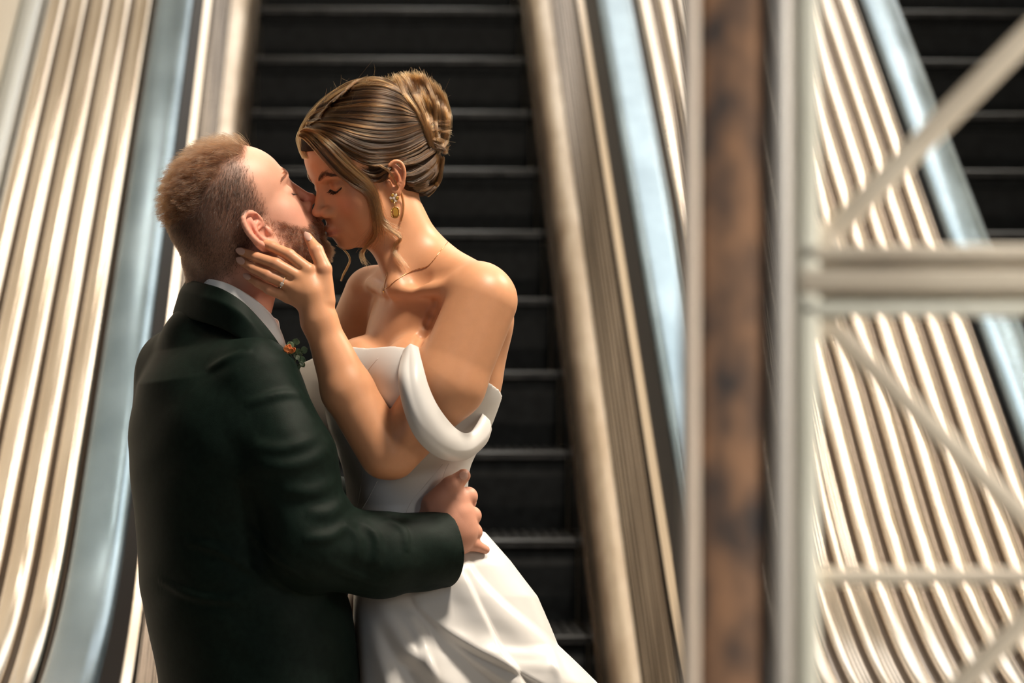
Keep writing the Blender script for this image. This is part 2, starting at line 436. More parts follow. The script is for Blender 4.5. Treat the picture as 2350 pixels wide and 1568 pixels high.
class Sdf:
    def __init__(self): self.p = []
    def add(self, fn, c, R, op='u', k=0.0): self.p.append((fn, np.asarray(c, float), float(R), op, float(k)))
    def rc(self, a, b, ra, rb, k=0.01, op='u'):
        a = np.asarray(a, float); b = np.asarray(b, float); ab = b - a; L2 = max(float(ab @ ab), 1e-12)
        def fn(P):
            t = np.clip(((P - a) @ ab) / L2, 0, 1)
            return np.linalg.norm(P - a - t[:, None] * ab, axis=1) - (ra + (rb - ra) * t)
        self.add(fn, (a + b) / 2, math.sqrt(L2) / 2 + max(ra, rb), op, k)
    def ell(self, c, r, Rm=None, k=0.01, op='u'):
        c = np.asarray(c, float); r = np.asarray(r, float); Rm = np.eye(3) if Rm is None else np.asarray(Rm, float)
        def fn(P):
            q = (P - c) @ Rm
            k0 = np.linalg.norm(q / r, axis=1); k1 = np.linalg.norm(q / (r * r), axis=1)
            return np.where(k1 > 1e-9, k0 * (k0 - 1) / np.maximum(k1, 1e-9), -r.min())
        self.add(fn, c, r.max(), op, k)
    def chain(self, pts, radii, k=0.01, op='u'):
        pts = [np.asarray(p, float) for p in pts]
        for i in range(len(pts) - 1): self.rc(pts[i], pts[i + 1], radii[i], radii[i + 1], k, op)
    # pixel-space versions: points are (px, py, q)
    def prc(self, a, ra, b, rb, k=8, op='u'):
        self.rc(W(*a), W(*b), PX(ra, a[2]), PX(rb, b[2]), PX(k), op)
    def pchain(self, pts, k=8, op='u'):
        for i in range(len(pts) - 1): self.prc(pts[i][:3], pts[i][3], pts[i + 1][:3], pts[i + 1][3], k, op)
    def pell(self, c, r, Rm=None, k=8, op='u'):
        self.ell(W(*c), [PX(x, c[2]) for x in r], Rm, PX(k), op)
    def field(self, fn, c, R, op='d'):
        """op 'd': fn(P) is added to the distance (displacement), 'i': intersection, 's': subtraction"""
        self.add(fn, c, R, op, 0.0)

    def eval(self, P):
        P = np.asarray(P, float).reshape(-1, 3)
        d = np.full(len(P), BIG)
        for fn, c, R, op, k in self.p:
            near = np.linalg.norm(P - c, axis=1) < (R + k) * 1.15 + 0.06
            if op == 'i': near[:] = True
            if not near.any(): continue
            v = fn(P[near])
            if op == 'u': d[near] = smin(d[near], v, k)
            elif op == 's': d[near] = -smin(-d[near], v, k)
            elif op == 'i': d[near] = np.maximum(d[near], v)
            else: d[near] = d[near] + v
        return d

    def hit(self, px, py, q0=-700, q1=700, step=2.0):
        """first point of the surface along the line of sight through a photo pixel"""
        px = np.atleast_1d(np.asarray(px, float)); py = np.atleast_1d(np.asarray(py, float))
        n = int((q1 - q0) / step)
        d = D0 + np.linspace(q0, q1, n) * D0 / FPX
        P = np.stack([(px[:, None] - CX) * d / FPX, np.broadcast_to(d, (len(px), n)), ZC + (CY - py[:, None]) * d / FPX], -1)
        v = self.eval(P.reshape(-1, 3)).reshape(len(px), n)
        ins = v < 0
        i = np.argmax(ins, 1); ok = ins.any(1)
        i = np.clip(i, 1, n - 1); r = np.arange(len(px))
        a, b = v[r, i - 1], v[r, i]
        t = np.clip(a / np.where(np.abs(a - b) < 1e-12, 1, a - b), 0, 1)
        out = P[r, i - 1] * (1 - t)[:, None] + P[r, i] * t[:, None]
        out[~ok] = np.nan
        return out
    def normal(self, P, e=0.0008):
        P = np.atleast_2d(P); g = []
        for a in range(3):
            o = np.zeros(3); o[a] = e
            g.append(self.eval(P + o) - self.eval(P - o))
        g = np.stack(g, 1)
        return g / (np.linalg.norm(g, axis=1)[:, None] + 1e-12)

    def mesh(self, name, h, lo=None, hi=None):
        cs = np.array([c for f, c, R, op, k in self.p if op == 'u']); Rs = np.array([R + k for f, c, R, op, k in self.p if op == 'u'])
        lo = (cs - Rs[:, None]).min(0) - 0.02 if lo is None else np.asarray(lo, float)
        hi = (cs + Rs[:, None]).max(0) + 0.02 if hi is None else np.asarray(hi, float)
        Bk = 8; bs = Bk * h
        i0 = np.floor(lo / bs).astype(int); i1 = np.ceil(hi / bs).astype(int)
        # coarse pass in two levels to find the blocks near the surface
        def centers(I, m): return (I * m * Bk + (m * Bk - 1) / 2) * h
        m = 4
        J = np.stack(np.meshgrid(*[np.arange(a // m, b // m + 1) for a, b in zip(i0, i1)], indexing='ij'), -1).reshape(-1, 3)
        d = self.eval(centers(J, m))
        J = J[np.abs(d) < m * bs * 0.87 * 1.25 + 0.012]
        off = np.stack(np.meshgrid(*[np.arange(m)] * 3, indexing='ij'), -1).reshape(-1, 3)
        I = (J[:, None] * m + off).reshape(-1, 3)
        d = self.eval(centers(I, 1))
        I = I[np.abs(d) < bs * 0.87 * 1.35 + 0.003]
        loc = np.stack(np.meshgrid(*[np.arange(Bk)] * 3, indexing='ij'), -1).reshape(-1, 3)
        nb = len(I)
        cen = centers(I, 1); br = bs * 0.87
        out = np.full((nb, Bk ** 3), BIG, np.float64)
        base = (I * Bk)
        for fn, c, R, op, k in self.p:
            if op == 'i': sel = np.arange(nb)
            else: sel = np.nonzero(np.linalg.norm(cen - c, axis=1) < (R + k) * 1.15 + br + 0.012)[0]
            for s in range(0, len(sel), 2000):
                ss = sel[s:s + 2000]
                P = ((base[ss][:, None] + loc) * h).reshape(-1, 3)
                v = fn(P).reshape(len(ss), -1)
                if op == 'u': out[ss] = smin(out[ss], v, k)
                elif op == 's': out[ss] = -smin(-out[ss], v, k)
                elif op == 'i': out[ss] = np.maximum(out[ss], v)
                else: out[ss] = out[ss] + v
        g = vdb.FloatGrid(BIG); g.gridClass = vdb.GridClass.LEVEL_SET
        out = np.clip(out, -BIG, BIG).astype(np.float32).reshape(nb, Bk, Bk, Bk)
        for b, a in zip(base, out): g.copyFromArray(a, ijk=(int(b[0]), int(b[1]), int(b[2])))
        g.signedFloodFill()
        p, q = g.convertToQuads(0.0)
        return mesh_np(name, p * h, q[:, ::-1])

class Frame:
    """a local frame in millimetres (x right, y forward, z up) that places primitives in the world"""
    def __init__(self, O, yaw_axes, s=1.0):
        self.O = np.asarray(O, float); self.M = np.stack(yaw_axes, 1); self.s = 0.001 * s
    def w(self, p): return self.O + self.s * (self.M @ np.asarray(p, float))
    def inv(self, P): return ((P - self.O) @ self.M) / self.s
    def rc(self, S, a, b, ra, rb, k=8, op='u'): S.rc(self.w(a), self.w(b), ra * self.s, rb * self.s, k * self.s, op)
    def ell(self, S, c, r, k=8, op='u', rot=None):
        R = self.M if rot is None else self.M @ np.asarray(rot)
        S.ell(self.w(c), np.asarray(r, float) * self.s, R, k * self.s, op)
    def chain(self, S, pts, rad, k=5, op='u'):
        for i in range(len(pts) - 1): self.rc(S, pts[i], pts[i + 1], rad[i], rad[i + 1], k, op)

def unit(v): v = np.asarray(v, float); return v / np.linalg.norm(v)
def rotz(a): c, s = math.cos(a), math.sin(a); return np.array([[c, -s, 0], [s, c, 0], [0, 0, 1]])
def roty(a): c, s = math.cos(a), math.sin(a); return np.array([[c, 0, s], [0, 1, 0], [-s, 0, c]])
def rotx(a): c, s = math.cos(a), math.sin(a); return np.array([[1, 0, 0], [0, c, -s], [0, s, c]])
def gauss(P, c, r): return np.exp(-(((P - np.asarray(c)) / np.asarray(r)) ** 2).sum(-1))

def frame_from(fwd, right_hint, O, s):
    f = unit(fwd); r = np.asarray(right_hint, float); r = unit(r - f * (r @ f)); u = np.cross(r, f)
    return Frame(O, (r, f, u), s)

def head(S, F, g):
    """skull, face and ears; g holds the differences between the two heads"""
    G = g.get
    jw = G('jaw', 1.0); ch = G('chin', (0, 0)); mo = G('mouth', (0, 0)); fo = G('fore', 0)
    F.ell(S, (0, -4, 46), (74, 95, 84), 6)
    F.ell(S, (0, -46, 14), (60, 50, 54), 25)
    F.ell(S, (0, 36 + fo, 52), (60, 51, 50), 20)
    if fo > 2: F.ell(S, (0, 50 + fo, 74), (46, 36, 32), 24)
    F.ell(S, (0, 34, -14), (58, 57, 62), 18)
    F.ell(S, (0, 34 + ch[0] * .6, -56 + ch[1] * .5), (47, 47, 36), 16)
    for s in (-1, 1):
        F.rc(S, (s * 62, 0, -8), (s * 56 * jw, 4, -50 + ch[1] * .4), 13, 14, 14)
        F.rc(S, (s * 56 * jw, 4, -50 + ch[1] * .4), (s * 18, 62 + ch[0], -80 + ch[1]), 14, 14, 18)
        F.ell(S, (s * 44, 48, -8), (20, 24, 20), 26)
        F.ell(S, (s * 38, 40, -40), (27, 30, 32), 24)
    F.ell(S, (0, 74 + ch[0], -82 + ch[1]), (18 * jw, 15, 15), 12)
    br = G('brow', 0)
    F.rc(S, (-32, 78 + br, 38), (32, 78 + br, 38), 8, 8, 16)
    F.rc(S, (-14, 84 + br, 36), (14, 84 + br, 36), 8, 8, 14)
    ez = G('eyez', 17); so = G('socket', 12)
    for s in (-1, 1):
        F.ell(S, (s * 33, 99, ez), (19, 18, so), 14, 's')
        F.ell(S, (s * 32, 69.5, ez - 1), (17, 15.5, 14), 4)
        F.chain(S, [(s * 18, 84, ez + 4), (s * 26, 88, ez + 8), (s * 36, 87, ez + 9), (s * 46, 79, ez + 4)], [1.0, 1.3, 1.3, .8], 2.5, 's')
        F.chain(S, [(s * 18, 84, ez - 4), (s * 26, 86, ez - 8), (s * 36, 84.5, ez - 8.5), (s * 47, 77, ez - 4)], [.6, .9, .9, .6], 1.5, 's')
    nl = G('nose', 0); nb = G('bridge', 0); nt = G('tipz', 0)
    F.rc(S, (0, 84 + nb, 32), (0, 105 + nl, -14 + nt), 6.5, 8.5, 10)
    for s in (-1, 1):
        F.rc(S, (s * 6, 79 + nb, 22), (s * 13, 86, -18), 7, 9, 12)
    F.ell(S, (0, 108 + nl, -16 + nt), (9.5, 9.5, 8.5), 6)
    for s in (-1, 1):
        aw = G('alar', 1.0)
        F.ell(S, (s * 11.5 * aw, 98, -21 + nt), (7.5 * aw, 11 * aw, 8 * aw), 6)
        F.ell(S, (s * 6, 104, -29 + nt), (3.0, 5.5, 4.0), 2, 's')
    F.ell(S, (0, 72 + mo[0], -50 + mo[1]), (31, 25, 24), 14)
    u, v = mo
    for s in (-1, 1):
        F.chain(S, [(s * 22, 83 + u, -53 + v), (s * 8, 96 + u, -46.5 + v), (0, 97.5 + u, -47.5 + v)], [3.2, 4.8, 4.4], 4)
        F.chain(S, [(s * 20, 83 + u, -54.5 + v), (s * 8, 94 + u, -57.5 + v), (0, 95 + u, -58 + v)], [3.2, 5.4, 5.8], 4)
        F.chain(S, [(s * 27, 85 + u, -53.5 + v), (s * 19, 94 + u, -52.8 + v), (s * 10, 101.5 + u, -51.8 + v), (0, 103 + u, -52.2 + v)], [.7, 1.4, 1.6, 1.5], 2, 's')
    F.rc(S, (0, 102 + u, -36), (0, 104 + u, -43 + v), 2.2, 2.2, 4, 's')
    F.ell(S, (0, 102 + u, -70 + v), (20, 9, 6), 12, 's')
    for s in (-1, 1):
        ear(S, F, s, G('ear_out', 20), G('ear_s', 1.0), np.array(G('ear_off', (0, 0, 0)), float))

def ear(S, F, s, out, es=1.0, off=(0, 0, 0)):
    """outer ear as a leaf standing out from the skull, with helix, concha, antihelix, tragus and lobe"""
    t = math.radians(out)
    base = np.array([s * 72.0, -4.0, 4.0]) + off * np.array([s, 1, 1])
    a = np.array([s * math.sin(t), -math.cos(t), 0.0]); n = np.array([s * math.cos(t), math.sin(t), 0.0]); b = np.array([0, -.14, .99])
    E = lambda u, v, w=0.0: base + es * (a * u + b * v + n * w)
    Rm = np.stack([a, b, n], 1)
    F.ell(S, E(6, 3, 3), (17 * es, 27 * es, 4.0 * es), 4, 'u', Rm)
    hel = spline([(-9, 4, 3), (-8, 16, 6), (-2, 27, 7.5), (8, 32, 8), (18, 28, 8), (23, 17, 7.5), (23, 4, 6.5), (18, -9, 5.5), (10, -20, 5), (4, -27, 4.5)], 22)
    F.chain(S, [E(*p) for p in hel], [(2.4 + 1.1 * min(1, i / 5)) * es for i in range(22)], 1.0 * es)
    F.ell(S, E(2, -24, 4), (8.5 * es, 9 * es, 4.5 * es), 4, 'u', Rm)
    F.ell(S, E(2, -1, 7.5), (9 * es, 12 * es, 7 * es), 2.5, 's', Rm)
    F.ell(S, E(14, 14, 8.5), (4.0 * es, 13 * es, 4 * es), 2.0, 's', Rm)
    F.ell(S, E(1, 20, 7.5), (6 * es, 5 * es, 4.0 * es), 2.0, 's', Rm)
    an = spline([(4, 24, 4.5), (9, 12, 6), (12, 2, 6.5), (10, -8, 6), (4, -14, 6)], 10)
    F.chain(S, [E(*p) for p in an], [2.6 * es] * 10, 1.5)
    F.rc(S, E(-10, 8, 3), E(4, 6, 3.5), 2.4 * es, 1.8 * es, 2)
    F.ell(S, E(-8, -4, 5.5), (4.2 * es, 6 * es, 3.6 * es), 3, 'u', Rm)

def march(S, P, D, tmax=0.1, n=60):
    """from points P along D to the surface of S"""
    P = np.atleast_2d(P); D = np.broadcast_to(np.atleast_2d(D), P.shape)
    t = np.linspace(0, tmax, n)
    v = S.eval((P[:, None] + D[:, None] * t[:, None]).reshape(-1, 3)).reshape(len(P), n)
    i = np.clip(np.argmax(v < 0, 1), 1, n - 1); r = np.arange(len(P))
    f = np.clip(v[r, i - 1] / (v[r, i - 1] - v[r, i] + 1e-12), 0, 1)
    return P + D * (t[i - 1] + f * (t[1] - t[0]))[:, None]

def curves(name, arrs, r0, r1, m, parent, shade=None):
    """hair: arrs is a list of (k, n, 3) arrays of strand points"""
    cd = bpy.data.hair_curves.new(name)
    sizes = []
    for a in arrs: sizes += [a.shape[1]] * a.shape[0]
    cd.add_curves(sizes)
    pos = np.concatenate([a.reshape(-1, 3) for a in arrs]).astype(np.float32)
    rad = np.concatenate([np.tile(np.linspace(r0, r1, a.shape[1]), a.shape[0]) for a in arrs]).astype(np.float32)
    cd.position_data.foreach_set('vector', pos.ravel())
    at = cd.attributes.get('radius') or cd.attributes.new('radius', 'FLOAT', 'POINT')
    at.data.foreach_set('value', rad)
    sd = cd.attributes.new('shade', 'FLOAT', 'CURVE')
    sd.data.foreach_set('value', (rng.random(len(sizes)) if shade is None else np.asarray(shade)).astype(np.float32))
    cd.materials.append(m)
    o = bpy.data.objects.new(name, cd); COL.objects.link(o)
    o.parent = parent
    pl = Vector((0, 0, 0)); p = parent
    while p is not None: pl += p.location; p = p.parent
    o.location = -pl
    return o

def hair_mat(name, c0, c1, rough=0.28):
    """strand material: colour varies from strand to strand"""
    m = bpy.data.materials.new(name); m.use_nodes = True
    nt = m.node_tree; nt.nodes.clear()
    out = nt.nodes.new('ShaderNodeOutputMaterial'); h = nt.nodes.new('ShaderNodeBsdfHairPrincipled')
    h.parametrization = 'COLOR'
    h.inputs['Roughness'].default_value = rough
    h.inputs['Radial Roughness'].default_value = 0.4
    at = nt.nodes.new('ShaderNodeAttribute'); at.attribute_name = 'shade'
    rp = nt.nodes.new('ShaderNodeValToRGB')
    rp.color_ramp.elements[0].color = (*c0, 1); rp.color_ramp.elements[1].color = (*c1, 1)
    nt.links.new(at.outputs['Fac'], rp.inputs['Fac']); nt.links.new(rp.outputs['Color'], h.inputs['Color'])
    nt.links.new(h.outputs['BSDF'], out.inputs['Surface'])
    return m

def set_col(me, rgb):
    a = me.color_attributes.new('tint', 'FLOAT_COLOR', 'POINT')
    c = np.ones((len(me.vertices), 4), np.float32); c[:, :3] = rgb
    a.data.foreach_set('color', c.ravel())

def verts(me):
    v = np.empty(len(me.vertices) * 3, np.float32); me.vertices.foreach_get('co', v)
    return v.reshape(-1, 3).astype(float)

def skin_mat(name, rough=0.42, sss=0.12, bumpy=0.12):
    m = mat(name, (0.6, 0.36, 0.25), rough, 0, 0.36)
    nt = m.node_tree; b = nt.nodes['Principled BSDF']
    at = nd(m, 'ShaderNodeVertexColor', layer_name='tint')
    nz = nd(m, 'ShaderNodeTexNoise'); nz.inputs['Scale'].default_value = 55; nz.inputs['Detail'].default_value = 5
    tc = nd(m, 'ShaderNodeTexCoord'); nt.links.new(tc.outputs['Object'], nz.inputs['Vector'])
    mr = nd(m, 'ShaderNodeMapRange'); mr.inputs['To Min'].default_value = 0.90; mr.inputs['To Max'].default_value = 1.08
    mx = nd(m, 'ShaderNodeMix', data_type='RGBA', blend_type='MULTIPLY'); mx.inputs[0].default_value = 1
    nt.links.new(nz.outputs['Fac'], mr.inputs['Value'])
    nt.links.new(at.outputs['Color'], mx.inputs[6]); nt.links.new(mr.outputs['Result'], mx.inputs[7])
    nt.links.new(mx.outputs[2], b.inputs['Base Color'])
    b.inputs['Subsurface Weight'].default_value = sss
    b.inputs['Subsurface Radius'].default_value = (1.0, 0.35, 0.18)
    b.inputs['Subsurface Scale'].default_value = 0.006
    n2 = nd(m, 'ShaderNodeTexNoise'); n2.inputs['Scale'].default_value = 900; n2.inputs['Detail'].default_value = 2
    nt.links.new(tc.outputs['Object'], n2.inputs['Vector'])
    bp = nd(m, 'ShaderNodeBump'); bp.inputs['Strength'].default_value = bumpy; bp.inputs['Distance'].default_value = 0.0006
    nt.links.new(n2.outputs['Fac'], bp.inputs['Height']); nt.links.new(bp.outputs['Normal'], b.inputs['Normal'])
    return m

def finger(S, pts, r0, r1, k=5):
    """a finger through px points (px,py,q): knuckles a little thicker than the phalanges"""
    n = len(pts)
    for i in range(n - 1):
        a = r0 + (r1 - r0) * i / (n - 1); b = r0 + (r1 - r0) * (i + 1) / (n - 1)
        S.prc(pts[i], a, pts[i + 1], b, k)

# ================================================================ the bride
PHI, TH = math.radians(30), math.radians(19)
wf = np.array([-math.cos(PHI) * math.cos(TH), -math.sin(PHI) * math.cos(TH), -math.sin(TH)])
wr = np.array([-math.sin(PHI), math.cos(PHI), 0])
FW = frame_from(wf, wr, W(852, 424, 20), 0.95)
woman = empty('person', (float(W(960, 784)[0]), D0 + 0.03, 0.0), 'woman in white off-shoulder satin gown with her hair in a bun, holding his face', 'person')

SW = Sdf()
head(SW, FW, {'jaw': 0.90, 'ear_out': 24, 'ear_s': 0.90, 'eyez': 21.5, 'nose': 2, 'tipz': 3.0, 'alar': 1.18, 'mouth': (2, 1), 'chin': (1, 8), 'fore': 6, 'brow': 1, 'socket': 10, 'bridge': 2})
# neck, shoulders, trunk (the trunk is turned some 40 degrees towards the lens)
SW.prc((905, 480, 25), 62, (975, 640, 20), 70, 30)
SW.prc((884, 545, -8), 32, (912, 650, -48), 24, 55)
PB = math.radians(42)
tf = np.array([-math.cos(PB), -math.sin(PB), 0.0]); tr = np.array([-math.sin(PB), math.cos(PB), 0.0])
FT = frame_from(tf, tr, W(985, 830, 10), 1.0)
FT.ell(SW, (0, -8, 0), (132, 96, 150), 10)
FT.ell(SW, (0, -30, 70), (150, 66, 80), 40)
SW.prc((985, 600, 40), 50, (1095, 660, -150), 56, 50)
SW.prc((960, 610, 50), 44, (862, 668, 180), 48, 45)
SW.prc((905, 668, -62), 10, (1045, 662, -168), 11, 40)       # near collar bone
SW.prc((885, 668, -20), 9, (850, 650, 100), 9, 30)
SW.pell((985, 694, -185), (30, 20, 20), None, 34, 's')
SW.pell((950, 635, -100), (20, 12, 20), None, 30, 's')
for s, c in ((-1, (62, 86, -22)), (1, (-60, 84, -22))):
    FT.ell(SW, c, (58, 50, 62), 22)
SW.prc((930, 980, 10), 155, (935, 1150, 10), 108, 60)
SW.prc((935, 1150, 10), 106, (950, 1340, 25), 105, 60)
# near (left) arm
SW.prc((1108, 690, -175), 80, (1030, 880, -205), 84, 34)
SW.prc((1030, 880, -205), 80, (900, 1042, -215), 60, 20)
SW.prc((884, 1040, -222), 61, (797, 895, -212), 60, 5)
SW.prc((797, 895, -212), 60, (735, 742, -205), 37, 14)
# far (right) arm: runs down behind his back
SW.prc((852, 676, 185), 62, (742, 900, 300), 48, 30)
SW.prc((742, 900, 300), 46, (520, 960, 190), 38, 20)
SW.prc((520, 960, 190), 38, (440, 950, 150), 24, 20)
# left hand
HQ = -212
SW.prc((730, 730, HQ + 2), 37, (716, 675, HQ), 38, 30)
for p, r in (((708, 622, HQ - 3), 17), ((690, 640, HQ - 5), 17), ((672, 660, HQ - 3), 16), ((660, 682, HQ + 3), 14)):
    SW.prc((722, 700, HQ), 22, p, r, 14)
SW.prc((732, 652, HQ + 4), 20, (690, 668, HQ), 22, 20)
fing = {
 'index': [(708, 620, HQ - 3), (664, 585, HQ + 2), (624, 566, HQ + 14), (588, 551, HQ + 30)],
 'middle': [(690, 638, HQ - 5), (634, 606, HQ - 4), (588, 590, HQ + 12), (553, 577, HQ + 34)],
 'ring': [(672, 658, HQ - 3), (616, 632, HQ - 2), (580, 615, HQ + 14), (553, 599, HQ + 34)],
 'pinky': [(660, 682, HQ + 3), (618, 665, HQ + 4), (592, 650, HQ + 16), (569, 636, HQ + 32)]}
for n_, r0, r1 in (('index', 15.5, 9.5), ('middle', 15.5, 9.5), ('ring', 15, 9.5), ('pinky', 13, 8.5)):
    finger(SW, fing[n_], r0, r1, 4)
fing['thumb'] = [(748, 690, HQ), (744, 618, HQ - 2), (726, 575, HQ + 12), (706, 543, HQ + 32)]
SW.prc(fing['thumb'][0], 22, fing['thumb'][1], 17, 10)
SW.prc(fing['thumb'][1], 18, fing['thumb'][2], 16, 5)
SW.prc(fing['thumb'][2], 15.5, fing['thumb'][3], 9.5, 5)
# far hand, simple but with its fingers, flat on his back
for i_ in range(4):
    SW.prc((440, 935 + i_ * 12, 148), 12, (395, 925 + i_ * 16, 130), 8, 4)
# crease where the arm meets the chest
_hp = SW.hit([1000, 990, 979, 968, 958], [694, 720, 744, 768, 792])
SW.chain([p + np.array([0, .0005, 0]) for p in _hp], [.0012, .0024, .003, .0034, .004], PX(15), 's')
# legs under the gown
for s_ in (-1, 1):
    c_ = W(950, 1400, 20) + tr * s_ * 0.06
    SW.rc(c_, np.array([c_[0], c_[1], 0.5]), 0.07, 0.055, 0.02)
    SW.rc(np.array([c_[0], c_[1], 0.5]), np.array([c_[0], c_[1], 0.09]), 0.052, 0.035, 0.02)
    SW.rc(np.array([c_[0], c_[1], 0.05]), np.array([c_[0], c_[1], 0.03]) + tf * 0.15, 0.035, 0.028, 0.02)

def woman_tint(P):
    H = FW.inv(P)
    base = np.tile(np.array([0.56, 0.275, 0.145]), (len(P), 1))
    def mix(c, w): 
        nonlocal base
        w = np.clip(w, 0, 1)[:, None]; base = base * (1 - w) + np.asarray(c) * w
    hd = np.linalg.norm(H - np.array([0, 0, 10]), axis=1) < 150
    for s in (-1, 1):
        mix((0.62, 0.25, 0.17), 0.45 * gauss(H, (s * 48, 72, -12), (22, 24, 16)) * hd)      # cheeks
        mix((0.24, 0.10, 0.045), 0.85 * gauss(H, (s * 33, 84, 28), (17, 14, 8)) * hd)        # eye shadow
        mix((0.52, 0.20, 0.13), 0.9 * gauss(H, (s * 12, 98, -52), (15, 9, 6.0)) * hd)
        mix((0.70, 0.24, 0.14), 0.5 * gauss(H, (s * 82, -8, 6), (12, 26, 34)) * hd)
    mix((0.50, 0.185, 0.13), 0.9 * gauss(H, (0, 100, -52), (13, 9, 8)) * hd)
    mix((0.66, 0.31, 0.21), 0.5 * gauss(H, (0, 112, -17), (14, 14, 14)) * hd)
    for n_, p_ in fing.items():
        for q_ in p_[1:3]:
            mix((0.60, 0.27, 0.17), 0.45 * gauss(P, W(*q_), (.011, .02, .011)))
    return base

M['skin_woman'] = skin_mat('tanned_skin', 0.44)
me = SW.mesh('body', 0.0017)
me.materials.append(M['skin_woman'])
set_col(me, woman_tint(verts(me)))
w_body = link('body', me, M['skin_woman'], woman)

# ================================================================ the groom
PS, TM = math.radians(24), math.radians(31)
mf = np.array([math.cos(PS) * math.cos(TM), math.sin(PS) * math.cos(TM), math.sin(TM)])
mr_ = np.array([math.sin(PS), -math.cos(PS), 0])
FM = frame_from(mf, mr_, W(560, 523, -80), 1.04)
man = empty('person', (float(W(500, 784)[0]), D0 - 0.04, 0.0), 'bearded man in dark green suit with his face lifted and his arm around her waist', 'person')
SM = Sdf()
head(SM, FM, {'jaw': 1.04, 'ear_out': 28, 'ear_s': 1.20, 'nose': 6, 'ear_off': (0, 0, -13), 'mouth': (11, 0), 'chin': (9, -2), 'brow': 3, 'bridge': 6, 'fore': 0})
SM.prc((545, 570, -80), 84, (512, 705, -60), 86, 30)
SM.prc((600, 600, -90), 50, (560, 720, -90), 60, 40)
SM.prc((450, 600, -70), 26, (478, 690, -60), 30, 40)
# trunk and limbs under the suit
PBm = math.radians(28)
bf = np.array([math.cos(PBm), math.sin(PBm), 0.0]); br_ = np.array([math.sin(PBm), -math.cos(PBm), 0.0])
FB = frame_from(bf, br_, W(505, 980, -50), 1.0)
FB.ell(SM, (0, 0, 0), (150, 100, 190), 10)
FB.ell(SM, (0, -10, -220), (140, 95, 170), 40)
# right hand on her waist
KQ = -118
SM.prc((985, 1225, KQ), 50, (1030, 1205, KQ), 58, 20)
SM.prc((1020, 1175, KQ - 10), 46, (1045, 1225, KQ), 50, 20)
kn = [((1050, 1144, KQ - 14), 23), ((1060, 1178, KQ - 15), 22), ((1064, 1212, KQ - 11), 21), ((1054, 1243, KQ - 4), 18)]
for p, r in kn:
    SM.prc((1018, 1205, KQ - 8), 38, p, r, 26)
    SM.prc((985, 1215, KQ - 38), 8, (p[0] - 6, p[1], p[2] - r + 4), 6, 18)      # tendons
SM.prc((990, 1175, KQ - 40), 4, (1040, 1195, KQ - 46), 4, 10); SM.prc((1000, 1240, KQ - 36), 4, (1050, 1225, KQ - 42), 4, 10)
mfing = {
 'index': [(1054, 1144, KQ - 12), (1074, 1140, KQ + 4), (1074, 1152, KQ + 55), (1035, 1160, KQ + 80)],
 'middle': [(1064, 1178, KQ - 12), (1084, 1184, KQ + 8), (1082, 1190, KQ + 60), (1042, 1192, KQ + 88)],
 'ring': [(1068, 1212, KQ - 8), (1088, 1221, KQ + 10), (1088, 1224, KQ + 58), (1050, 1224, KQ + 84)],
 'pinky': [(1058, 1244, KQ - 6), (1088, 1250, KQ + 6), (1114, 1262, KQ + 26)]}
for n_, r0, r1 in (('index', 24, 15), ('middle', 22, 15), ('ring', 20, 14), ('pinky', 19, 10)):
    finger(SM, mfing[n_], r0, r1, 7)
mfing['thumb'] = [(1000, 1160, KQ - 10), (1035, 1118, KQ - 22), (1064, 1092, KQ - 12)]
SM.prc(mfing['thumb'][0], 34, mfing['thumb'][1], 25, 12)
SM.prc(mfing['thumb'][1], 24, mfing['thumb'][2], 16, 5)
SM.prc((900, 1260, KQ - 60), 45, (985, 1225, KQ), 46, 20)

# left hand, flat on the far side of her waist
SM.prc((880, 1178, 240), 36, (950, 1188, 205), 42, 14)
for i_ in range(4):
    SM.prc((965, 1160 + 20 * i_, 200), 17, (1015, 1158 + 21 * i_, 165), 15, 5)
    SM.prc((1015, 1158 + 21 * i_, 165), 15, (1040, 1160 + 20 * i_, 125), 11, 4)
SM.prc((930, 1160, 200), 22, (965, 1118, 170), 14, 8)

def man_tint(P):
    H = FM.inv(P)
    base = np.tile(np.array([0.62, 0.325, 0.23]), (len(P), 1))
    def mix(c, w):
        nonlocal base
        w = np.clip(w, 0, 1)[:, None]; base = base * (1 - w) + np.asarray(c) * w
    hd = np.linalg.norm(H - np.array([0, 0, 10]), axis=1) < 165
    for s in (-1, 1):
        mix((0.62, 0.27, 0.20), 0.6 * gauss(H, (s * 52, 62, -14), (26, 26, 22)) * hd)
        mix((0.72, 0.26, 0.19), 0.75 * gauss(H, (s * 84, -10, 4), (14, 30, 36)) * hd)
    mix((0.62, 0.24, 0.18), 0.6 * gauss(H, (0, 108, -14), (18, 16, 22)) * hd)
    mix((0.58, 0.22, 0.16), 0.9 * gauss(H, (0, 98, -53), (22, 12, 9)) * hd)
    hw = np.linalg.norm(P - W(1060, 1180, KQ), axis=1) < 0.12
    mix((0.54, 0.255, 0.17), 0.85 * hw)
    nk = np.clip((-60 - H[:, 2]) / 30, 0, 1) * hd
    mix((0.60, 0.27, 0.20), 0.6 * nk)
    return base
M['skin_man'] = skin_mat('fair_ruddy_skin', 0.48, bumpy=0.22)
me = SM.mesh('body', 0.0017)
me.materials.append(M['skin_man'])
set_col(me, man_tint(verts(me)))
m_body = link('body', me, M['skin_man'], man)

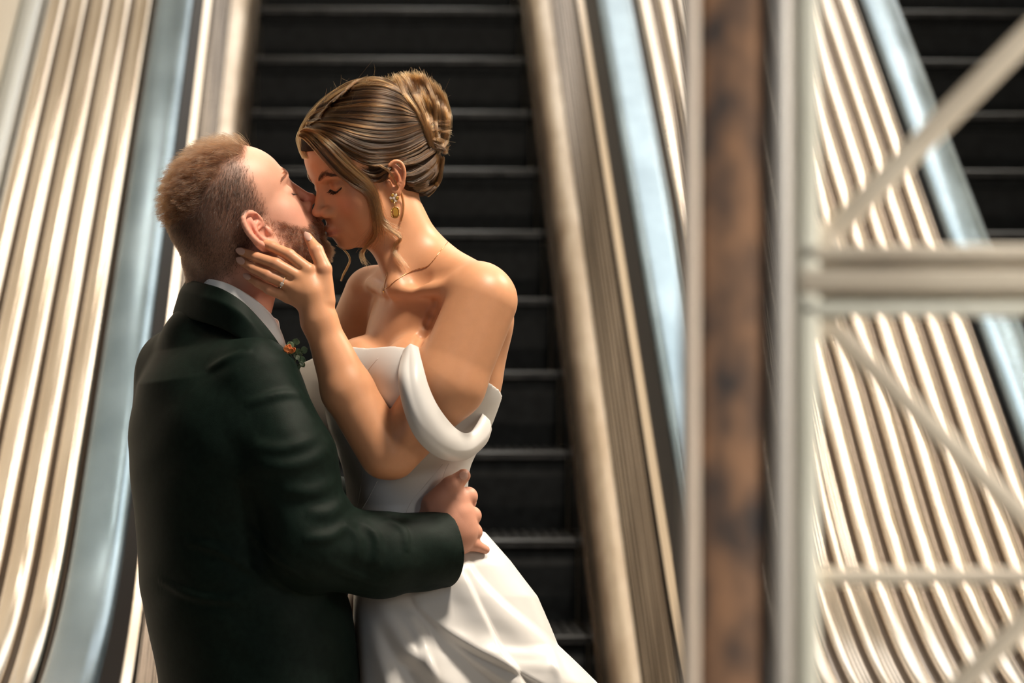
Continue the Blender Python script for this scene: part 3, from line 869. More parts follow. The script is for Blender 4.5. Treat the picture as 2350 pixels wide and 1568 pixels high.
# ================================================================ suit and shirt of the groom
M['suit'] = bump(noise_color(mat('dark_green_wool', (0.012, 0.024, 0.019), 0.62, 0, 0.11, Sheen_Weight=0.015, Sheen_Roughness=0.3), (0.0028, 0.0080, 0.0055), (0.0042, 0.0110, 0.0078), 90, 3), 700, 0.25, 0.0006, 2)
M['shirt'] = bump(mat('white_shirt_cotton', (0.90, 0.90, 0.90), 0.7), 900, 0.15, 0.0004)
M['leather'] = mat('black_shoe_leather', (0.02, 0.012, 0.008), 0.25)
SJ = Sdf()
FB.ell(SJ, (0, 0, -25), (203, 133, 180), 10)
FB.ell(SJ, (0, 5, -200), (178, 126, 200), 60)
SJ.prc((488, 784, -70), 60, (572, 848, -195), 80, 50)
SJ.prc((470, 772, -50), 66, (412, 850, 80), 98, 60)
SJ.prc((470, 790, -60), 90, (480, 860, -60), 150, 50)
FHp = Frame(W(596, 1600, -50), (br_, bf, np.array([0, 0, 1.0])), 1.0)
FHp.ell(SJ, (0, 0, 0), (200, 148, 330), 70)
# right sleeve
SJ.prc((596, 876, -222), 90, (665, 1060, -275), 104, 40)
SJ.prc((665, 1060, -275), 104, (715, 1240, -285), 98, 30)
SJ.prc((722, 1250, -285), 104, (870, 1275, -235), 96, 36)
SJ.prc((870, 1275, -235), 95, (1060, 1258, -130), 86, 20)
# left sleeve, behind her
SJ.prc((425, 850, 120), 85, (560, 1120, 260), 78, 40)
SJ.prc((560, 1120, 260), 75, (900, 1180, 240), 58, 30)
_c = W(1018, 1262, -150); _n = unit(W(1040, 1256, -135) - W(870, 1275, -235))
SJ.field(lambda P: -((P - _c) @ _n), _c, 0.11, 's')
SJ.prc((965, 1262, -175), 74, (1070, 1256, -125), 78, 2, 's')
_b = np.array([0, 0, W(0, 1790)[2]])
SJ.field(lambda P: _b[2] - P[:, 2], W(600, 1790, 0), 1.0, 'i')
# drag lines and folds in the cloth, raised where the photograph shows them catching the light
folds = [([(575, 1018), (650, 1030), (735, 1000)], 13), ([(600, 1075), (700, 1062), (760, 1030)], 15), ([(640, 1128), (720, 1128), (775, 1098)], 14),
         ([(560, 930), (640, 905), (700, 905)], 10), ([(470, 850), (530, 820), (580, 805)], 10), ([(700, 1180), (760, 1175), (800, 1140)], 14),
         ([(790, 1200), (822, 1235), (820, 1290)], 12), ([(835, 1195), (868, 1240), (860, 1310)], 11), ([(880, 1190), (925, 1215), (935, 1270)], 10),
         ([(740, 1290), (830, 1330), (900, 1335)], 14), ([(690, 1240), (760, 1230), (800, 1200)], 12), ([(560, 1200), (610, 1260), (700, 1330)], 10),
         ([(420, 1240), (520, 1270), (600, 1330)], 10), ([(360, 1330), (450, 1370), (560, 1380)], 9), ([(735, 930), (760, 985), (778, 1040)], 9)]
def fold_field(S, pts, r, amp, m=24):
    """a soft ridge in the cloth along a line of photo points lying on the surface of S"""
    pp = spline(pts, m); hp = S.hit(pp[:, 0], pp[:, 1]); hp = hp[~np.isnan(hp).any(1)]
    if len(hp) < 4: return None
    for _ in range(4): hp[1:-1] = (hp[:-2] + 2 * hp[1:-1] + hp[2:]) / 4
    n = len(hp); win = np.sin(np.linspace(0, math.pi, n)) ** .8; w = PX(r)
    def fn(P):
        best = np.full(len(P), 1.0); bi = np.zeros(len(P), int)
        for i in range(n):
            d = ((P - hp[i]) ** 2).sum(1); k = d < best; best[k] = d[k]; bi[k] = i
        a = hp[np.maximum(bi - 1, 0)]; b_ = hp[np.minimum(bi + 1, n - 1)]
        t = b_ - a; t /= np.linalg.norm(t, axis=1)[:, None] + 1e-9
        v = P - hp[bi]; al = (v * t).sum(1); d2 = np.maximum((v * v).sum(1) - al * al, 0) + np.where((bi == 0) | (bi == n - 1), al * al, 0)
        return -amp * win[bi] * (np.exp(-d2 / (w * w)) - 0.45 * np.exp(-d2 / (w * w * 5)))
    c = hp.mean(0); R = np.linalg.norm(hp - c, axis=1).max() + w * 4
    return fn, c, R
fields = [f for f in (fold_field(SJ, p, r * 1.15, .0062) for p, r in folds) if f]
for fn_, c_, R_ in fields: SJ.field(fn_, c_, R_, 'd')
def _wr(P):
    return 0.0006 * np.sin(P[:, 2] * 95 + P[:, 0] * 60 + 2.0 * np.sin(P[:, 1] * 40)) * np.clip((P[:, 0] + .55) * 6, 0, 1) + 0.0006 * np.sin(P[:, 0] * 70 - P[:, 2] * 38 + 1.7 * np.sin(P[:, 2] * 31))
SJ.field(_wr, W(600, 1250, 0), 1.2, 'd')
me = SJ.mesh('jacket', 0.0025)
m_jacket = link('jacket', me, M['suit'], man)

# stitched edge of the cuff
_u = unit(np.cross(_n, [0, 0, 1])); _v = np.cross(_u, _n)
_th = np.linspace(0, 2 * math.pi, 49); _cr = []
_c0 = W(1018, 1261.5, -152)
for a_ in _th:
    d_ = math.cos(a_) * _u + math.sin(a_) * _v
    q_ = march(SJ, (_c0 - _n * .004 + d_ * PX(130))[None], -d_[None], PX(70), 120)[0]
    _cr.append(q_ + _n * .0032 - d_ * .0012)
_cr = np.array(_cr)
for _ in range(3): _cr[1:-1] = (_cr[:-2] + 2 * _cr[1:-1] + _cr[2:]) / 4
v, f = tube_vf(_cr, .0021, 8, False); link('cuff_edge', mesh('cuff_edge', v, f), M['suit'], m_jacket)

def ribbon(name, edges, m, parent, thick, n=40, sub=6, bulge=0.0, bdir=(0, -1, 0), closed=False):
    """cloth strip between two or more edge polylines of (px,py,q) points"""
    E = [np.array([W(*p) for p in spline(e, n)]) for e in edges]
    rows = []
    for a, b in zip(E[:-1], E[1:]):
        for t in np.linspace(0, 1, sub, endpoint=False):
            rows.append(a * (1 - t) + b * t + np.asarray(bdir) * bulge * math.sin(math.pi * t))
    rows.append(E[-1])
    v = np.concatenate(rows); f = grid_faces(len(rows), n)
    o = link(name, mesh(name, v, f), m, parent)
    if thick:
        sm = o.modifiers.new('thickness', 'SOLIDIFY'); sm.thickness = thick; sm.offset = 0
        bv = o.modifiers.new('round', 'SUBSURF'); bv.levels = 1; bv.render_levels = 1
    return o

# shirt: collar band standing round the neck
ct = [(640, 735, 20), (560, 690, 60), (480, 652, 40), (446, 634, -30), (447, 633, -80), (478, 639, -140), (522, 650, -168), (578, 681, -180), (622, 720, -178), (646, 762, -172), (660, 806, -165)]
cb = [(650, 800, 20), (560, 760, 80), (470, 720, 50), (430, 690, -30), (432, 690, -90), (470, 700, -170), (520, 715, -200), (575, 745, -212), (618, 790, -205), (645, 835, -195), (662, 850, -180)]
ribbon('shirt', [ct, cb], M['shirt'], man, 0.0022, 60, 8)
# jacket collar lying over it and running into the lapel
jt = [(560, 700, 70), (470, 665, 50), (434, 644, -30), (436, 643, -86), (468, 650, -152), (512, 664, -190), (558, 694, -208), (606, 744, -212), (636, 784, -206), (660, 822, -196)]
jm = [(555, 745, 95), (460, 705, 65), (418, 672, -30), (420, 672, -96), (462, 682, -168), (514, 697, -212), (560, 726, -232), (600, 770, -234), (634, 806, -224), (664, 850, -212)]
jb = [(550, 790, 100), (450, 755, 70), (400, 722, -30), (410, 728, -92), (456, 738, -160), (512, 756, -206), (552, 780, -236), (590, 806, -248), (630, 836, -236), (668, 884, -222)]
ribbon('collar', [jt, jm, jb], M['suit'], man, 0.0035, 60, 6)
# trousers and shoes (below the frame)
ST = Sdf()
for s_ in (-1, 1):
    a_ = FHp.w((s_ * 95, 0, -60)); k_ = FHp.w((s_ * 100, 20, -420)); e_ = FHp.w((s_ * 105, -5, 0)); e_[2] = 0.09
    ST.rc(a_, k_, .105, .082, .05); ST.rc(k_, e_, .082, .07, .04)
ST.field(lambda P: 0.055 - P[:, 2], W(600, 2800, 0), 1.0, 'i')
link('trousers', ST.mesh('trousers', 0.006), M['suit'], man)
for s_ in (-1, 1):
    e_ = FHp.w((s_ * 105, -5, 0)); e_[2] = 0.0
    SS = Sdf()
    SS.rc(e_ + [0, 0, .055], e_ + bf * .17 + [0, 0, .038], .042, .036, .02); SS.rc(e_ - bf * .05 + [0, 0, .045], e_ + [0, 0, .06], .036, .04, .02)
    SS.field(lambda P: -P[:, 2], e_, 1.0, 'i')
    link('shoe', SS.mesh('shoe', 0.004), M['leather'], man)

# ================================================================ the gown
M['satin'] = bump(mat('white_satin', (0.60, 0.59, 0.575), 0.38, 0, 0.4), 8, 0.08, 0.01, 3)
M['seam'] = mat('seam_thread', (0.60, 0.58, 0.56), 0.6)
SD = Sdf()
FT.ell(SD, (0, -8, 0), (132, 96, 150), 10)
for s, c in ((-1, (62, 90, -30)), (1, (-60, 88, -30))):
    FT.ell(SD, c, (60, 52, 66), 40)
FT.ell(SD, (0, 80, -34), (84, 50, 66), 40)
SD.prc((930, 980, 10), 165, (935, 1150, 10), 118, 60)
SD.prc((935, 1150, 10), 118, (945, 1300, 10), 170, 50)
SD.field(lambda P: np.full(len(P), -0.0045), W(940, 1000, 10), 1.0, 'd')
def _neck(P):
    Q = FT.inv(P)
    z = -28 + 0.42 * Q[:, 1] - 3 * np.exp(-(Q[:, 0] / 40) ** 2) * np.clip(Q[:, 1] / 60, 0, 1)
    return (Q[:, 2] - z) * 0.001
SD.field(_neck, W(940, 1000, 10), 1.0, 'i')
_bt = W(0, 1330)[2]
SD.field(lambda P: _bt - P[:, 2], W(940, 1000, 10), 1.0, 'i')
dress = link('bodice', SD.mesh('bodice', 0.0026), M['satin'], woman)
def seam(pts, S=SD, r=0.0005):
    pp = spline(pts, 14); hp = S.hit(pp[:, 0], pp[:, 1]); hp = hp[~np.isnan(hp).any(1)]
    if len(hp) > 3:
        v, f = tube_vf(hp + [0, .0001, 0], r, 6); link('seam', mesh('seam', v, f), M['seam'], dress)
for s_ in ([(836, 1060), (826, 1130), (814, 1190)], [(866, 1104), (842, 1150), (818, 1190)], [(1016, 1066), (975, 1115), (945, 1150), (930, 1182)], [(1030, 1064), (1022, 1080), (1016, 1098)], [(868, 822), (845, 850), (838, 870)]):
    seam(s_)

# skirt: flares to the floor, with pleats set at the waist
NT, NS = 540, 250
def skirt_pt(th, t):
    """th: angle (0 = picture right, -90 deg = towards the lens), t: 0 waist .. 1 floor"""
    c, s = np.cos(th), np.sin(th)
    py = 1212 + (2950 - 1212) * t
    cx = 945 + 120 * t
    rr = np.interp(py, [1212, 1224, 1290, 1330, 1370, 1440, 1482, 1522, 1568, 1750, 2950], [1063, 1112, 1170, 1200, 1231, 1260, 1276, 1318, 1364, 1500, 1800]) - cx
    rl = np.interp(t, [0, .05, .2, 1], [122, 135, 160, 210])
    rn = np.interp(t, [0, .05, .12, .2, 1], [102, 150, 185, 215, 400])
    rf = np.interp(t, [0, .05, .2, 1], [102, 150, 240, 640])
    e = 0.86
    x = np.where(c > 0, rr, rl) * np.sign(c) * np.abs(c) ** e
    q = np.where(s > 0, rf, rn) * np.sign(s) * np.abs(s) ** e
    return cx + x, py, q
T_ = np.linspace(0, 1, NS) ** 1.7; TH_ = np.linspace(0, 2 * math.pi, NT, endpoint=False)
TH_ = TH_ - .25 * np.sin(2 * TH_)
tt, aa = np.meshgrid(T_, TH_, indexing='ij')
spx, spy, sq = skirt_pt(aa, tt)
sq = sq + 10
cen = np.stack([945 + 120 * tt, spy, np.zeros_like(tt) + 10], -1)
nrm = np.stack([spx, spy * 0, sq], -1) - np.stack([cen[..., 0], spy * 0, cen[..., 2]], -1)
nrm /= np.linalg.norm(nrm, axis=-1)[..., None] + 1e-9
disp = np.zeros_like(tt); dq = np.zeros_like(tt)
def crease(pts, amp, wl, wr, a0=0.25):
    """fold of the satin along a line, raised towards the lens; falls off over wl on its left and wr on its right"""
    global dq
    P = spline([(a, b, 0) for a, b in pts], 60)
    s = np.linspace(0, 1, 60)
    yy = spy; xi = np.interp(yy, P[:, 1], P[:, 0]); si = np.interp(yy, P[:, 1], s)
    y0, y1 = P[0, 1], P[-1, 1]
    win = np.clip((yy - y0 + 20) / 50, 0, 1) * np.clip(1 - (yy - y1) / 500, 0, 1)
    win = win * win * (3 - 2 * win)
    d = spx - xi
    slope = np.interp(yy, P[:, 1], np.gradient(P[:, 0], P[:, 1]))
    d = d / np.sqrt(1 + slope ** 2)
    pr = np.where(d < 0, np.exp(-(d / wl) ** 2), np.exp(-(d / wr) ** 2))
    dq -= amp * (a0 + (1 - a0) * np.clip(si * 2, 0, 1)) * pr * win * (sq < 60)
crease([(1060, 1280), (1095, 1335), (1150, 1392), (1230, 1458), (1300, 1518), (1366, 1574), (1600, 1800)], 62, 58, 8)
crease([(1060, 1312), (1090, 1380), (1120, 1440), (1150, 1500), (1200, 1570), (1330, 1800)], 26, 46, 6)
crease([(950, 1362), (975, 1400), (1035, 1450), (1100, 1490), (1165, 1524), (1300, 1600)], 30, 9, 50)
crease([(1005, 1438), (1060, 1490), (1110, 1530), (1170, 1570), (1300, 1660)], 20, 8, 34)
crease([(872, 1380), (905, 1440), (940, 1492), (985, 1530), (1060, 1600)], 30, 22, 26)
crease([(925, 1400), (960, 1450), (985, 1500), (995, 1540), (1010, 1620)], 22, 16, 14)
crease([(848, 1405), (862, 1480), (888, 1568), (930, 1750)], 30, 16, 26)
crease([(1190, 1318), (1232, 1400), (1262, 1480), (1290, 1560)], 10, 14, 6)
# free folds round the rest of the skirt
disp += np.where(sq > 40, 1, 0.0) * 26 * tt * np.sin(aa * 13) + np.clip(tt - .3, 0, 1) * 40 * np.sin(aa * 15 + 2 * tt)
pts = np.stack([spx, spy, sq + dq], -1) + nrm * disp[..., None]
v = np.array([W(*p) for p in pts.reshape(-1, 3)])
v[:, 2] = np.maximum(v[:, 2], 0.004)
skirt = link('skirt', mesh('skirt', v, grid_faces(NS, NT, False, True)), M['satin'], woman)
skirt.modifiers.new('thickness', 'SOLIDIFY').thickness = 0.002

# off-shoulder band draped round the near arm
up = [(960, 797, -215), (968, 830, -275), (985, 890, -305), (1010, 940, -300), (1048, 985, -255), (1078, 992, -180), (1102, 958, -120), (1106, 948, -100)]
mid = [(942, 789, -225), (940, 860, -310), (955, 930, -335), (985, 990, -328), (1030, 1030, -285), (1082, 1030, -200), (1120, 990, -125), (1124, 966, -100)]
lo = [(926, 804, -205), (914, 865, -290), (928, 945, -312), (958, 1010, -305), (1010, 1052, -258), (1066, 1056, -180), (1112, 1022, -120), (1128, 985, -90)]
ribbon('sleeve_band', [up, mid, lo], M['satin'], woman, 0.003, 70, 8, 0.006, (0, -1, 0))
up2 = [(1106, 948, -100), (1096, 952, -60), (1086, 968, -40), (1060, 990, -20)]
mid2 = [(1124, 966, -100), (1112, 985, -50), (1080, 1000, -25), (1050, 1010, 0)]
lo2 = [(1128, 985, -90), (1110, 1010, -45), (1075, 1030, -20), (1040, 1040, 0)]
ribbon('sleeve_band', [up2, mid2, lo2], M['satin'], woman, 0.003, 24, 6, 0.0)
up3 = [(958, 796, -212), (945, 794, -180), (930, 806, -140)]
lo3 = [(926, 806, -205), (922, 830, -170), (910, 870, -140)]
ribbon('sleeve_band', [up3, lo3], M['satin'], woman, 0.003, 14, 6, 0.0)

up4 = [(850, 812, 20), (800, 806, 70), (745, 812, 130), (690, 835, 190)]
mi4 = [(845, 880, 0), (785, 890, 40), (725, 900, 100), (680, 910, 170)]
lo4 = [(845, 960, 10), (790, 1010, 40), (745, 1030, 80), (690, 1030, 150)]
ribbon('sleeve_band', [up4, mi4, lo4], M['satin'], woman, 0.003, 24, 6, 0.008)

# ================================================================ hair of the bride
M['hair_w'] = hair_mat('brown_highlighted_hair', (0.006, 0.0024, 0.0009), (0.12, 0.052, 0.0145), 0.20)
M['hair_bun'] = hair_mat('brown_bun_hair', (0.012, 0.005, 0.0019), (0.24, 0.112, 0.034), 0.22)
M['hair_blond'] = hair_mat('blond_front_hair', (0.045, 0.019, 0.0065), (0.48, 0.26, 0.090), 0.22)
M['hair_cap'] = bump(noise_color(mat('brown_hair_mass', (0.05, 0.025, 0.012), 0.7, 0, 0.1), (0.012, 0.006, 0.003), (0.028, 0.014, 0.007), 120, 3), 300, 0.4, 0.001)
SH = Sdf()
FW.ell(SH, (0, -8, 72), (80, 100, 82), 6)
FW.ell(SH, (0, -42, 92), (74, 80, 76), 20)
FW.ell(SH, (0, 45, 88), (58, 56, 40), 20)
FW.ell(SH, (0, -80, 45), (68, 62, 70), 20)
FW.ell(SH, (0, -70, -2), (54, 42, 50), 25)
FW.ell(SH, (0, -44, 8), (70, 62, 62), 12)
FW.ell(SH, (0, 8, 30), (77, 50, 50), 8)
def _hl(P):
    Q = FW.inv(P); y = Q[:, 1]
    z = np.interp(y, [-120, -85, -30, -12, 5, 20, 60, 88, 110], [-50, -48, -22, 4, 2, 6, 42, 84, 96])
    return (z - Q[:, 2]) * 0.0009
SH.field(_hl, FW.O, 1.0, 'i')
cap = link('hair', SH.mesh('hair', 0.0024), M['hair_cap'], woman)
SBn = Sdf()
FW.ell(SBn, (0, -122, 84), (44, 38, 62), 6, 'u', rotx(math.radians(-18)))
FW.ell(SBn, (0, -138, 66), (40, 30, 42), 14)
link('bun', SBn.mesh('bun', 0.0024), M['hair_cap'], cap)

Z1 = lambda pts: np.array([(x / 3.1333 + 350, y / 3.1333 + 150) for x, y in pts])
def guides_on(S, G, n, lift=0.0):
    out = []
    for g in G:
        g = Z1(g); p = spline(np.c_[g, np.zeros(len(g))], n)
        h = S.hit(p[:, 0], p[:, 1])
        bad = np.isnan(h).any(1)
        if bad.any():
            ok = np.nonzero(~bad)[0]
            if not len(ok): h[:] = np.array([W(a, b, 30) for a, b in p[:, :2]]); out.append(h); continue
            for k in range(3): h[bad, k] = np.interp(np.nonzero(bad)[0], ok, h[ok, k])
            ww = np.array([W(a, b, (h[i, 1] - D0) * FPX / D0) for i, (a, b) in enumerate(p[:, :2])])
            h[bad] = ww[bad]
        nn = S.normal(h) if hasattr(S, 'normal') else np.array([[0, -1, 0]])
        out.append(h + nn * lift * 1.5)
    return np.array(out)
def fill(GP, n, jit=0.0012, clump=24, ends=0.0, lift=0.0016):
    """strands interpolated between neighbouring guide curves, gathered into locks; returns strands and shades"""
    k, m, _ = GP.shape
    t = rng.random(n)
    nc = max(3, int(clump)); cid = np.minimum((t * nc).astype(int), nc - 1)
    cc = (np.arange(nc) + .5 + rng.normal(0, .15, nc)) / nc
    t = np.clip(t + (cc[cid] - t) * 0.45, 0, .9999)
    u = t * (k - 1) * 0.9999; i = u.astype(int); f = (u - i)[:, None, None]
    S = GP[i] * (1 - f) + GP[i + 1] * f
    s = np.linspace(0, 1, m)
    w = np.sin(s * math.pi)[None, :, None] * 0.6 + 0.4
    S = S + rng.normal(0, jit, (n, 1, 3)) * w
    co = rng.normal(0, lift, (nc, 1, 3)); cph = rng.random(nc) * 6.28; cfr = rng.uniform(1.5, 4, nc)
    S = S + co[cid] * w * (0.6 + 0.4 * np.sin(s[None, :] * cfr[cid][:, None] + cph[cid][:, None]))[..., None]
    ph = rng.random((n, 1)) * 6.28; fr = rng.uniform(3, 9, (n, 1))
    S = S + (np.sin(s * fr + ph) * jit * 0.4)[..., None] * rng.normal(0, 1, (n, 1, 3))
    if ends: S = S + rng.normal(0, ends, (n, 1, 3)) * (s ** 3)[None, :, None]
    sh = np.clip(0.55 * rng.random(nc)[cid] + 0.55 * rng.random(n) - .05, 0, 1) ** 2.2
    return S, sh
def trunc(S, lo=.72, st=0.0):
    """strands end (and start) at slightly different places"""
    m = S.shape[1]; s = np.linspace(0, 1, m); out = np.empty_like(S)
    for i in range(len(S)):
        a = rng.uniform(0, st); t = a + s * (rng.uniform(lo, 1) - a)
        for k in range(3): out[i, :, k] = np.interp(t, s, S[i, :, k])
    return out
class Both:
    def __init__(self, *S): self.S = S
    def eval(self, P): return np.min([s.eval(P) for s in self.S], 0)
    hit = Sdf.hit
    normal = Sdf.normal
SHB = Both(SH, SBn)
G_cap = [[(1335, 172), (1400, 132), (1480, 108), (1600, 92), (1700, 118), (1780, 170)],
 [(1260, 232), (1330, 190), (1420, 158), (1520, 140), (1630, 135), (1740, 170), (1820, 225)],
 [(1200, 290), (1280, 250), (1370, 222), (1460, 205), (1560, 195), (1680, 205), (1790, 245), (1860, 300)],
 [(1150, 355), (1240, 325), (1360, 305), (1500, 285), (1640, 285), (1780, 310), (1900, 360)],
 [(1115, 400), (1190, 385), (1290, 370), (1420, 370), (1580, 385), (1720, 395), (1850, 390), (1940, 400)],
 [(1100, 430), (1190, 425), (1330, 440), (1480, 475), (1640, 500), (1780, 490), (1890, 455), (1965, 430)],
 [(1110, 450), (1230, 460), (1380, 520), (1520, 580), (1660, 590), (1800, 565), (1900, 520), (1985, 480)],
 [(1130, 470), (1280, 520), (1430, 610), (1560, 660), (1680, 660), (1800, 640), (1910, 590), (2005, 530)],
 [(1230, 540), (1360, 620), (1490, 695), (1600, 725), (1700, 715), (1800, 695), (1910, 660), (2025, 580)],
 [(1380, 680), (1480, 760), (1570, 820), (1650, 820), (1710, 740), (1790, 712), (1910, 690), (2035, 610)],
 [(1440, 740), (1530, 830), (1610, 870), (1670, 850), (1715, 770), (1780, 720), (1900, 695), (2035, 615)],
 [(1810, 770), (1870, 760), (1950, 720), (2020, 660), (2050, 590)],
 [(1830, 850), (1880, 850), (1960, 810), (2030, 740), (2065, 640)],
 [(1900, 900), (1960, 890), (2030, 850), (2060, 780), (2085, 680)],
 [(1990, 945), (2030, 900), (2060, 830), (2080, 740), (2095, 660)]]
gc = guides_on(SHB, G_cap, 22, 0.0006)
# over the crown, from the picture's outline to the far side
g0 = FW.inv(gc[0]); an0 = np.arctan2(g0[:, 0], g0[:, 2] - 60)
over = []
for f_ in (0, .12, .3, .5, .7, .88, 1):
    aa_ = an0 * (1 - 2 * f_); dr_ = np.stack([np.sin(aa_), np.zeros(len(aa_)), np.cos(aa_)], 1)
    st_ = np.array([0, 0, 60]) + np.c_[np.zeros(len(aa_)), g0[:, 1], np.zeros(len(aa_))] + dr_ * 160
    dw_ = -(dr_ @ FW.M.T)
    over.append(march(SHB, FW.O + FW.s * (st_ @ FW.M.T), dw_, 0.15, 200) - dw_ * .0008)
over = np.array(over)
T1, T1sh = fill(over, 3000, 0.0009, 60, lift=.0008); T1sh = T1sh * .85
A, Ash = fill(gc[:11], 8600, 0.0010, 70)
A = trunc(A, .9, .06)
A2, A2sh = fill(gc[11:], 2200, 0.0012, 16)
# the same strands on the far side of the head
loc_ = FW.inv(A[:4200].reshape(-1, 3)); loc_[:, 0] = -np.abs(loc_[:, 0]); 
near_ = FW.inv(A.reshape(-1, 3)).reshape(A.shape)
mir = near_[:4200].copy(); mir[..., 0] *= -1
mirw = FW.O + FW.s * (mir @ FW.M.T)
G_bun = [[(1985, 560), (1930, 420), (1880, 330), (1800, 230), (1760, 140), (1740, 105)],
 [(2000, 580), (1960, 440), (1920, 320), (1860, 210), (1820, 120), (1800, 85)],
 [(2020, 600), (2000, 450), (1980, 330), (1940, 220), (1900, 130), (1880, 78)],
 [(2040, 610), (2040, 480), (2040, 360), (2010, 250), (1980, 160), (1950, 95)],
 [(2050, 620), (2075, 520), (2085, 400), (2070, 290), (2040, 210), (2010, 150)],
 [(2050, 640), (2100, 560), (2120, 450), (2115, 350), (2095, 270), (2075, 220)]]
gb = guides_on(SHB, G_bun, 16, 0.0008)
Bn, Bsh = fill(gb, 3000, 0.0016, 22, ends=0.004, lift=0.004)
G_bun2 = [[(1985, 420), (2030, 410), (2080, 400), (2120, 405)], [(1990, 470), (2040, 470), (2090, 470), (2128, 470)], [(2000, 540), (2050, 550), (2090, 560), (2115, 540)], [(2020, 600), (2060, 620), (2090, 640), (2100, 620)]]
gb2 = guides_on(SHB, G_bun2, 10, 0.0022)
Bn2, B2sh = fill(gb2, 900, 0.0014, 10, ends=0.002, lift=.003); Bn2 = trunc(Bn2, .8, .2)
G_edge = [[(1056, 505), (1066, 455), (1105, 385), (1165, 315), (1245, 240), (1335, 176), (1430, 130), (1540, 100)],
 [(1062, 505), (1078, 455), (1122, 388), (1185, 322), (1265, 250), (1355, 190), (1450, 148), (1560, 122)],
 [(1068, 500), (1092, 455), (1142, 395), (1208, 335), (1290, 268), (1380, 212), (1480, 175), (1600, 150)]]
E1, e1 = fill(guides_on(SHB, G_edge, 22, 0.0022), 900, 0.0010, 12, ends=.003, lift=.0012); E1 = trunc(E1, .55, .3)
curves('strands', [A, A2, mirw, T1, E1], 0.00016, 0.00011, M['hair_w'], cap, np.r_[Ash, A2sh, Ash[:4200], T1sh, e1])
bl_ = FW.inv(np.concatenate([Bn.reshape(-1, 3)])).reshape(Bn.shape); bl_[..., 0] *= -1
curves('bun_strands', [Bn, Bn2, FW.O + FW.s * (bl_[:1500] @ FW.M.T)], 0.00017, 0.00011, M['hair_bun'], cap, np.r_[Bsh, B2sh, Bsh[:1500]])
# front locks that sweep over the temple and hang in curls before the ear
SHC = Both(SH, SW)
G_front = [[(1062, 470), (1120, 450), (1230, 500), (1370, 620), (1480, 740), (1570, 830), (1620, 930), (1640, 1040), (1660, 1110), (1720, 1150), (1790, 1190)],
 [(1060, 480), (1130, 470), (1250, 560), (1390, 700), (1500, 800), (1570, 870), (1610, 960), (1630, 1060), (1640, 1130), (1690, 1170), (1780, 1215)],
 [(1056, 490), (1120, 500), (1230, 610), (1350, 740), (1460, 830), (1550, 900), (1590, 980), (1610, 1080), (1620, 1160), (1600, 1240), (1530, 1320)],
 [(1052, 510), (1100, 540), (1190, 640), (1300, 760), (1420, 850), (1530, 910), (1570, 1000), (1590, 1100), (1600, 1180), (1550, 1260), (1505, 1340)]]
def free(G, n, lift, q=None):
    """guides that lie a little in front of the surface and hang free below it"""
    out = []
    for g in G:
        g = Z1(g); p = spline(np.c_[g, np.zeros(len(g))], n)
        h = SHC.hit(p[:, 0], p[:, 1]); y = h[:, 1]
        ok = ~np.isnan(y); y = np.interp(np.arange(n), np.nonzero(ok)[0], y[ok]) if ok.any() else np.full(n, D0 + (q or 0) * D0 / FPX)
        y = np.minimum(y, y[: max(3, n // 2)].max() + .02)
        for _ in range(6): y = np.r_[y[0], (y[:-2] + 2 * y[1:-1] + y[2:]) / 4, y[-1]]
        if q is not None: y[:] = D0 + q * D0 / FPX
        y = y - lift
        out.append(np.stack([(p[:, 0] - CX) * y / FPX, y, ZC + (CY - p[:, 1]) * y / FPX], 1))
    return np.array(out)
gf = free(G_front, 26, 0.0045)
F1, f1 = fill(gf, 1300, 0.0010, 14, ends=0.006, lift=.0018); F1 = trunc(F1, .62)
G_left = [[(1054, 478), (1044, 520), (1046, 565), (1060, 620), (1080, 665)], [(1066, 470), (1062, 520), (1072, 575), (1092, 630), (1120, 670)]]
gl0 = free(G_left, 14, 0.003)
L0, l0 = fill(gl0, 220, 0.0009, 6, ends=0.001)
G_curl = [[(1600, 930), (1640, 1080), (1700, 1180), (1775, 1240), (1740, 1290), (1725, 1340), (1780, 1400), (1840, 1480)],
          [(1590, 950), (1625, 1100), (1680, 1195), (1780, 1225), (1785, 1170), (1740, 1140), (1690, 1120), (1650, 1090)],
          ]
gk1 = free([G_curl[0], [(x + 14, y + 8) for x, y in G_curl[0]]], 26, 0.008)
K1, k1 = fill(gk1, 130, 0.0008, 4, ends=0.004); K1 = trunc(K1)
G_low = [[(1600, 1120), (1625, 1200), (1580, 1270), (1510, 1330), (1500, 1380), (1530, 1440)], [(1585, 1130), (1600, 1220), (1545, 1290), (1515, 1350), (1525, 1400), (1560, 1445)]]
gk2 = free(G_low, 22, 0.008)
K2, k2 = fill(gk2, 120, 0.0007, 4, ends=0.003); K2 = trunc(K2)
G_far = [[(1320, 1295), (1380, 1330), (1415, 1390), (1395, 1450), (1370, 1500), (1355, 1550)], [(1335, 1300), (1395, 1345), (1425, 1400), (1405, 1460), (1380, 1505), (1358, 1548)]]
gk3 = free(G_far, 20, 0.0, -10)
K3, k3 = fill(gk3, 60, 0.0005, 3, ends=0.0006, lift=.0006)
G_side = [[(1620, 720), (1700, 760), (1760, 860), (1800, 950), (1805, 1040), (1790, 1120)], [(1640, 720), (1710, 780), (1755, 880), (1790, 960), (1800, 1050), (1780, 1130)]]
gk4 = free(G_side, 20, 0.004)
K4, k4 = fill(gk4, 60, 0.0006, 3)
curves('front_locks', [F1, L0, K1, K2, K3, K4], 0.00017, 0.00010, M['hair_blond'], cap, np.r_[f1, l0, k1, k2, k3, k4])
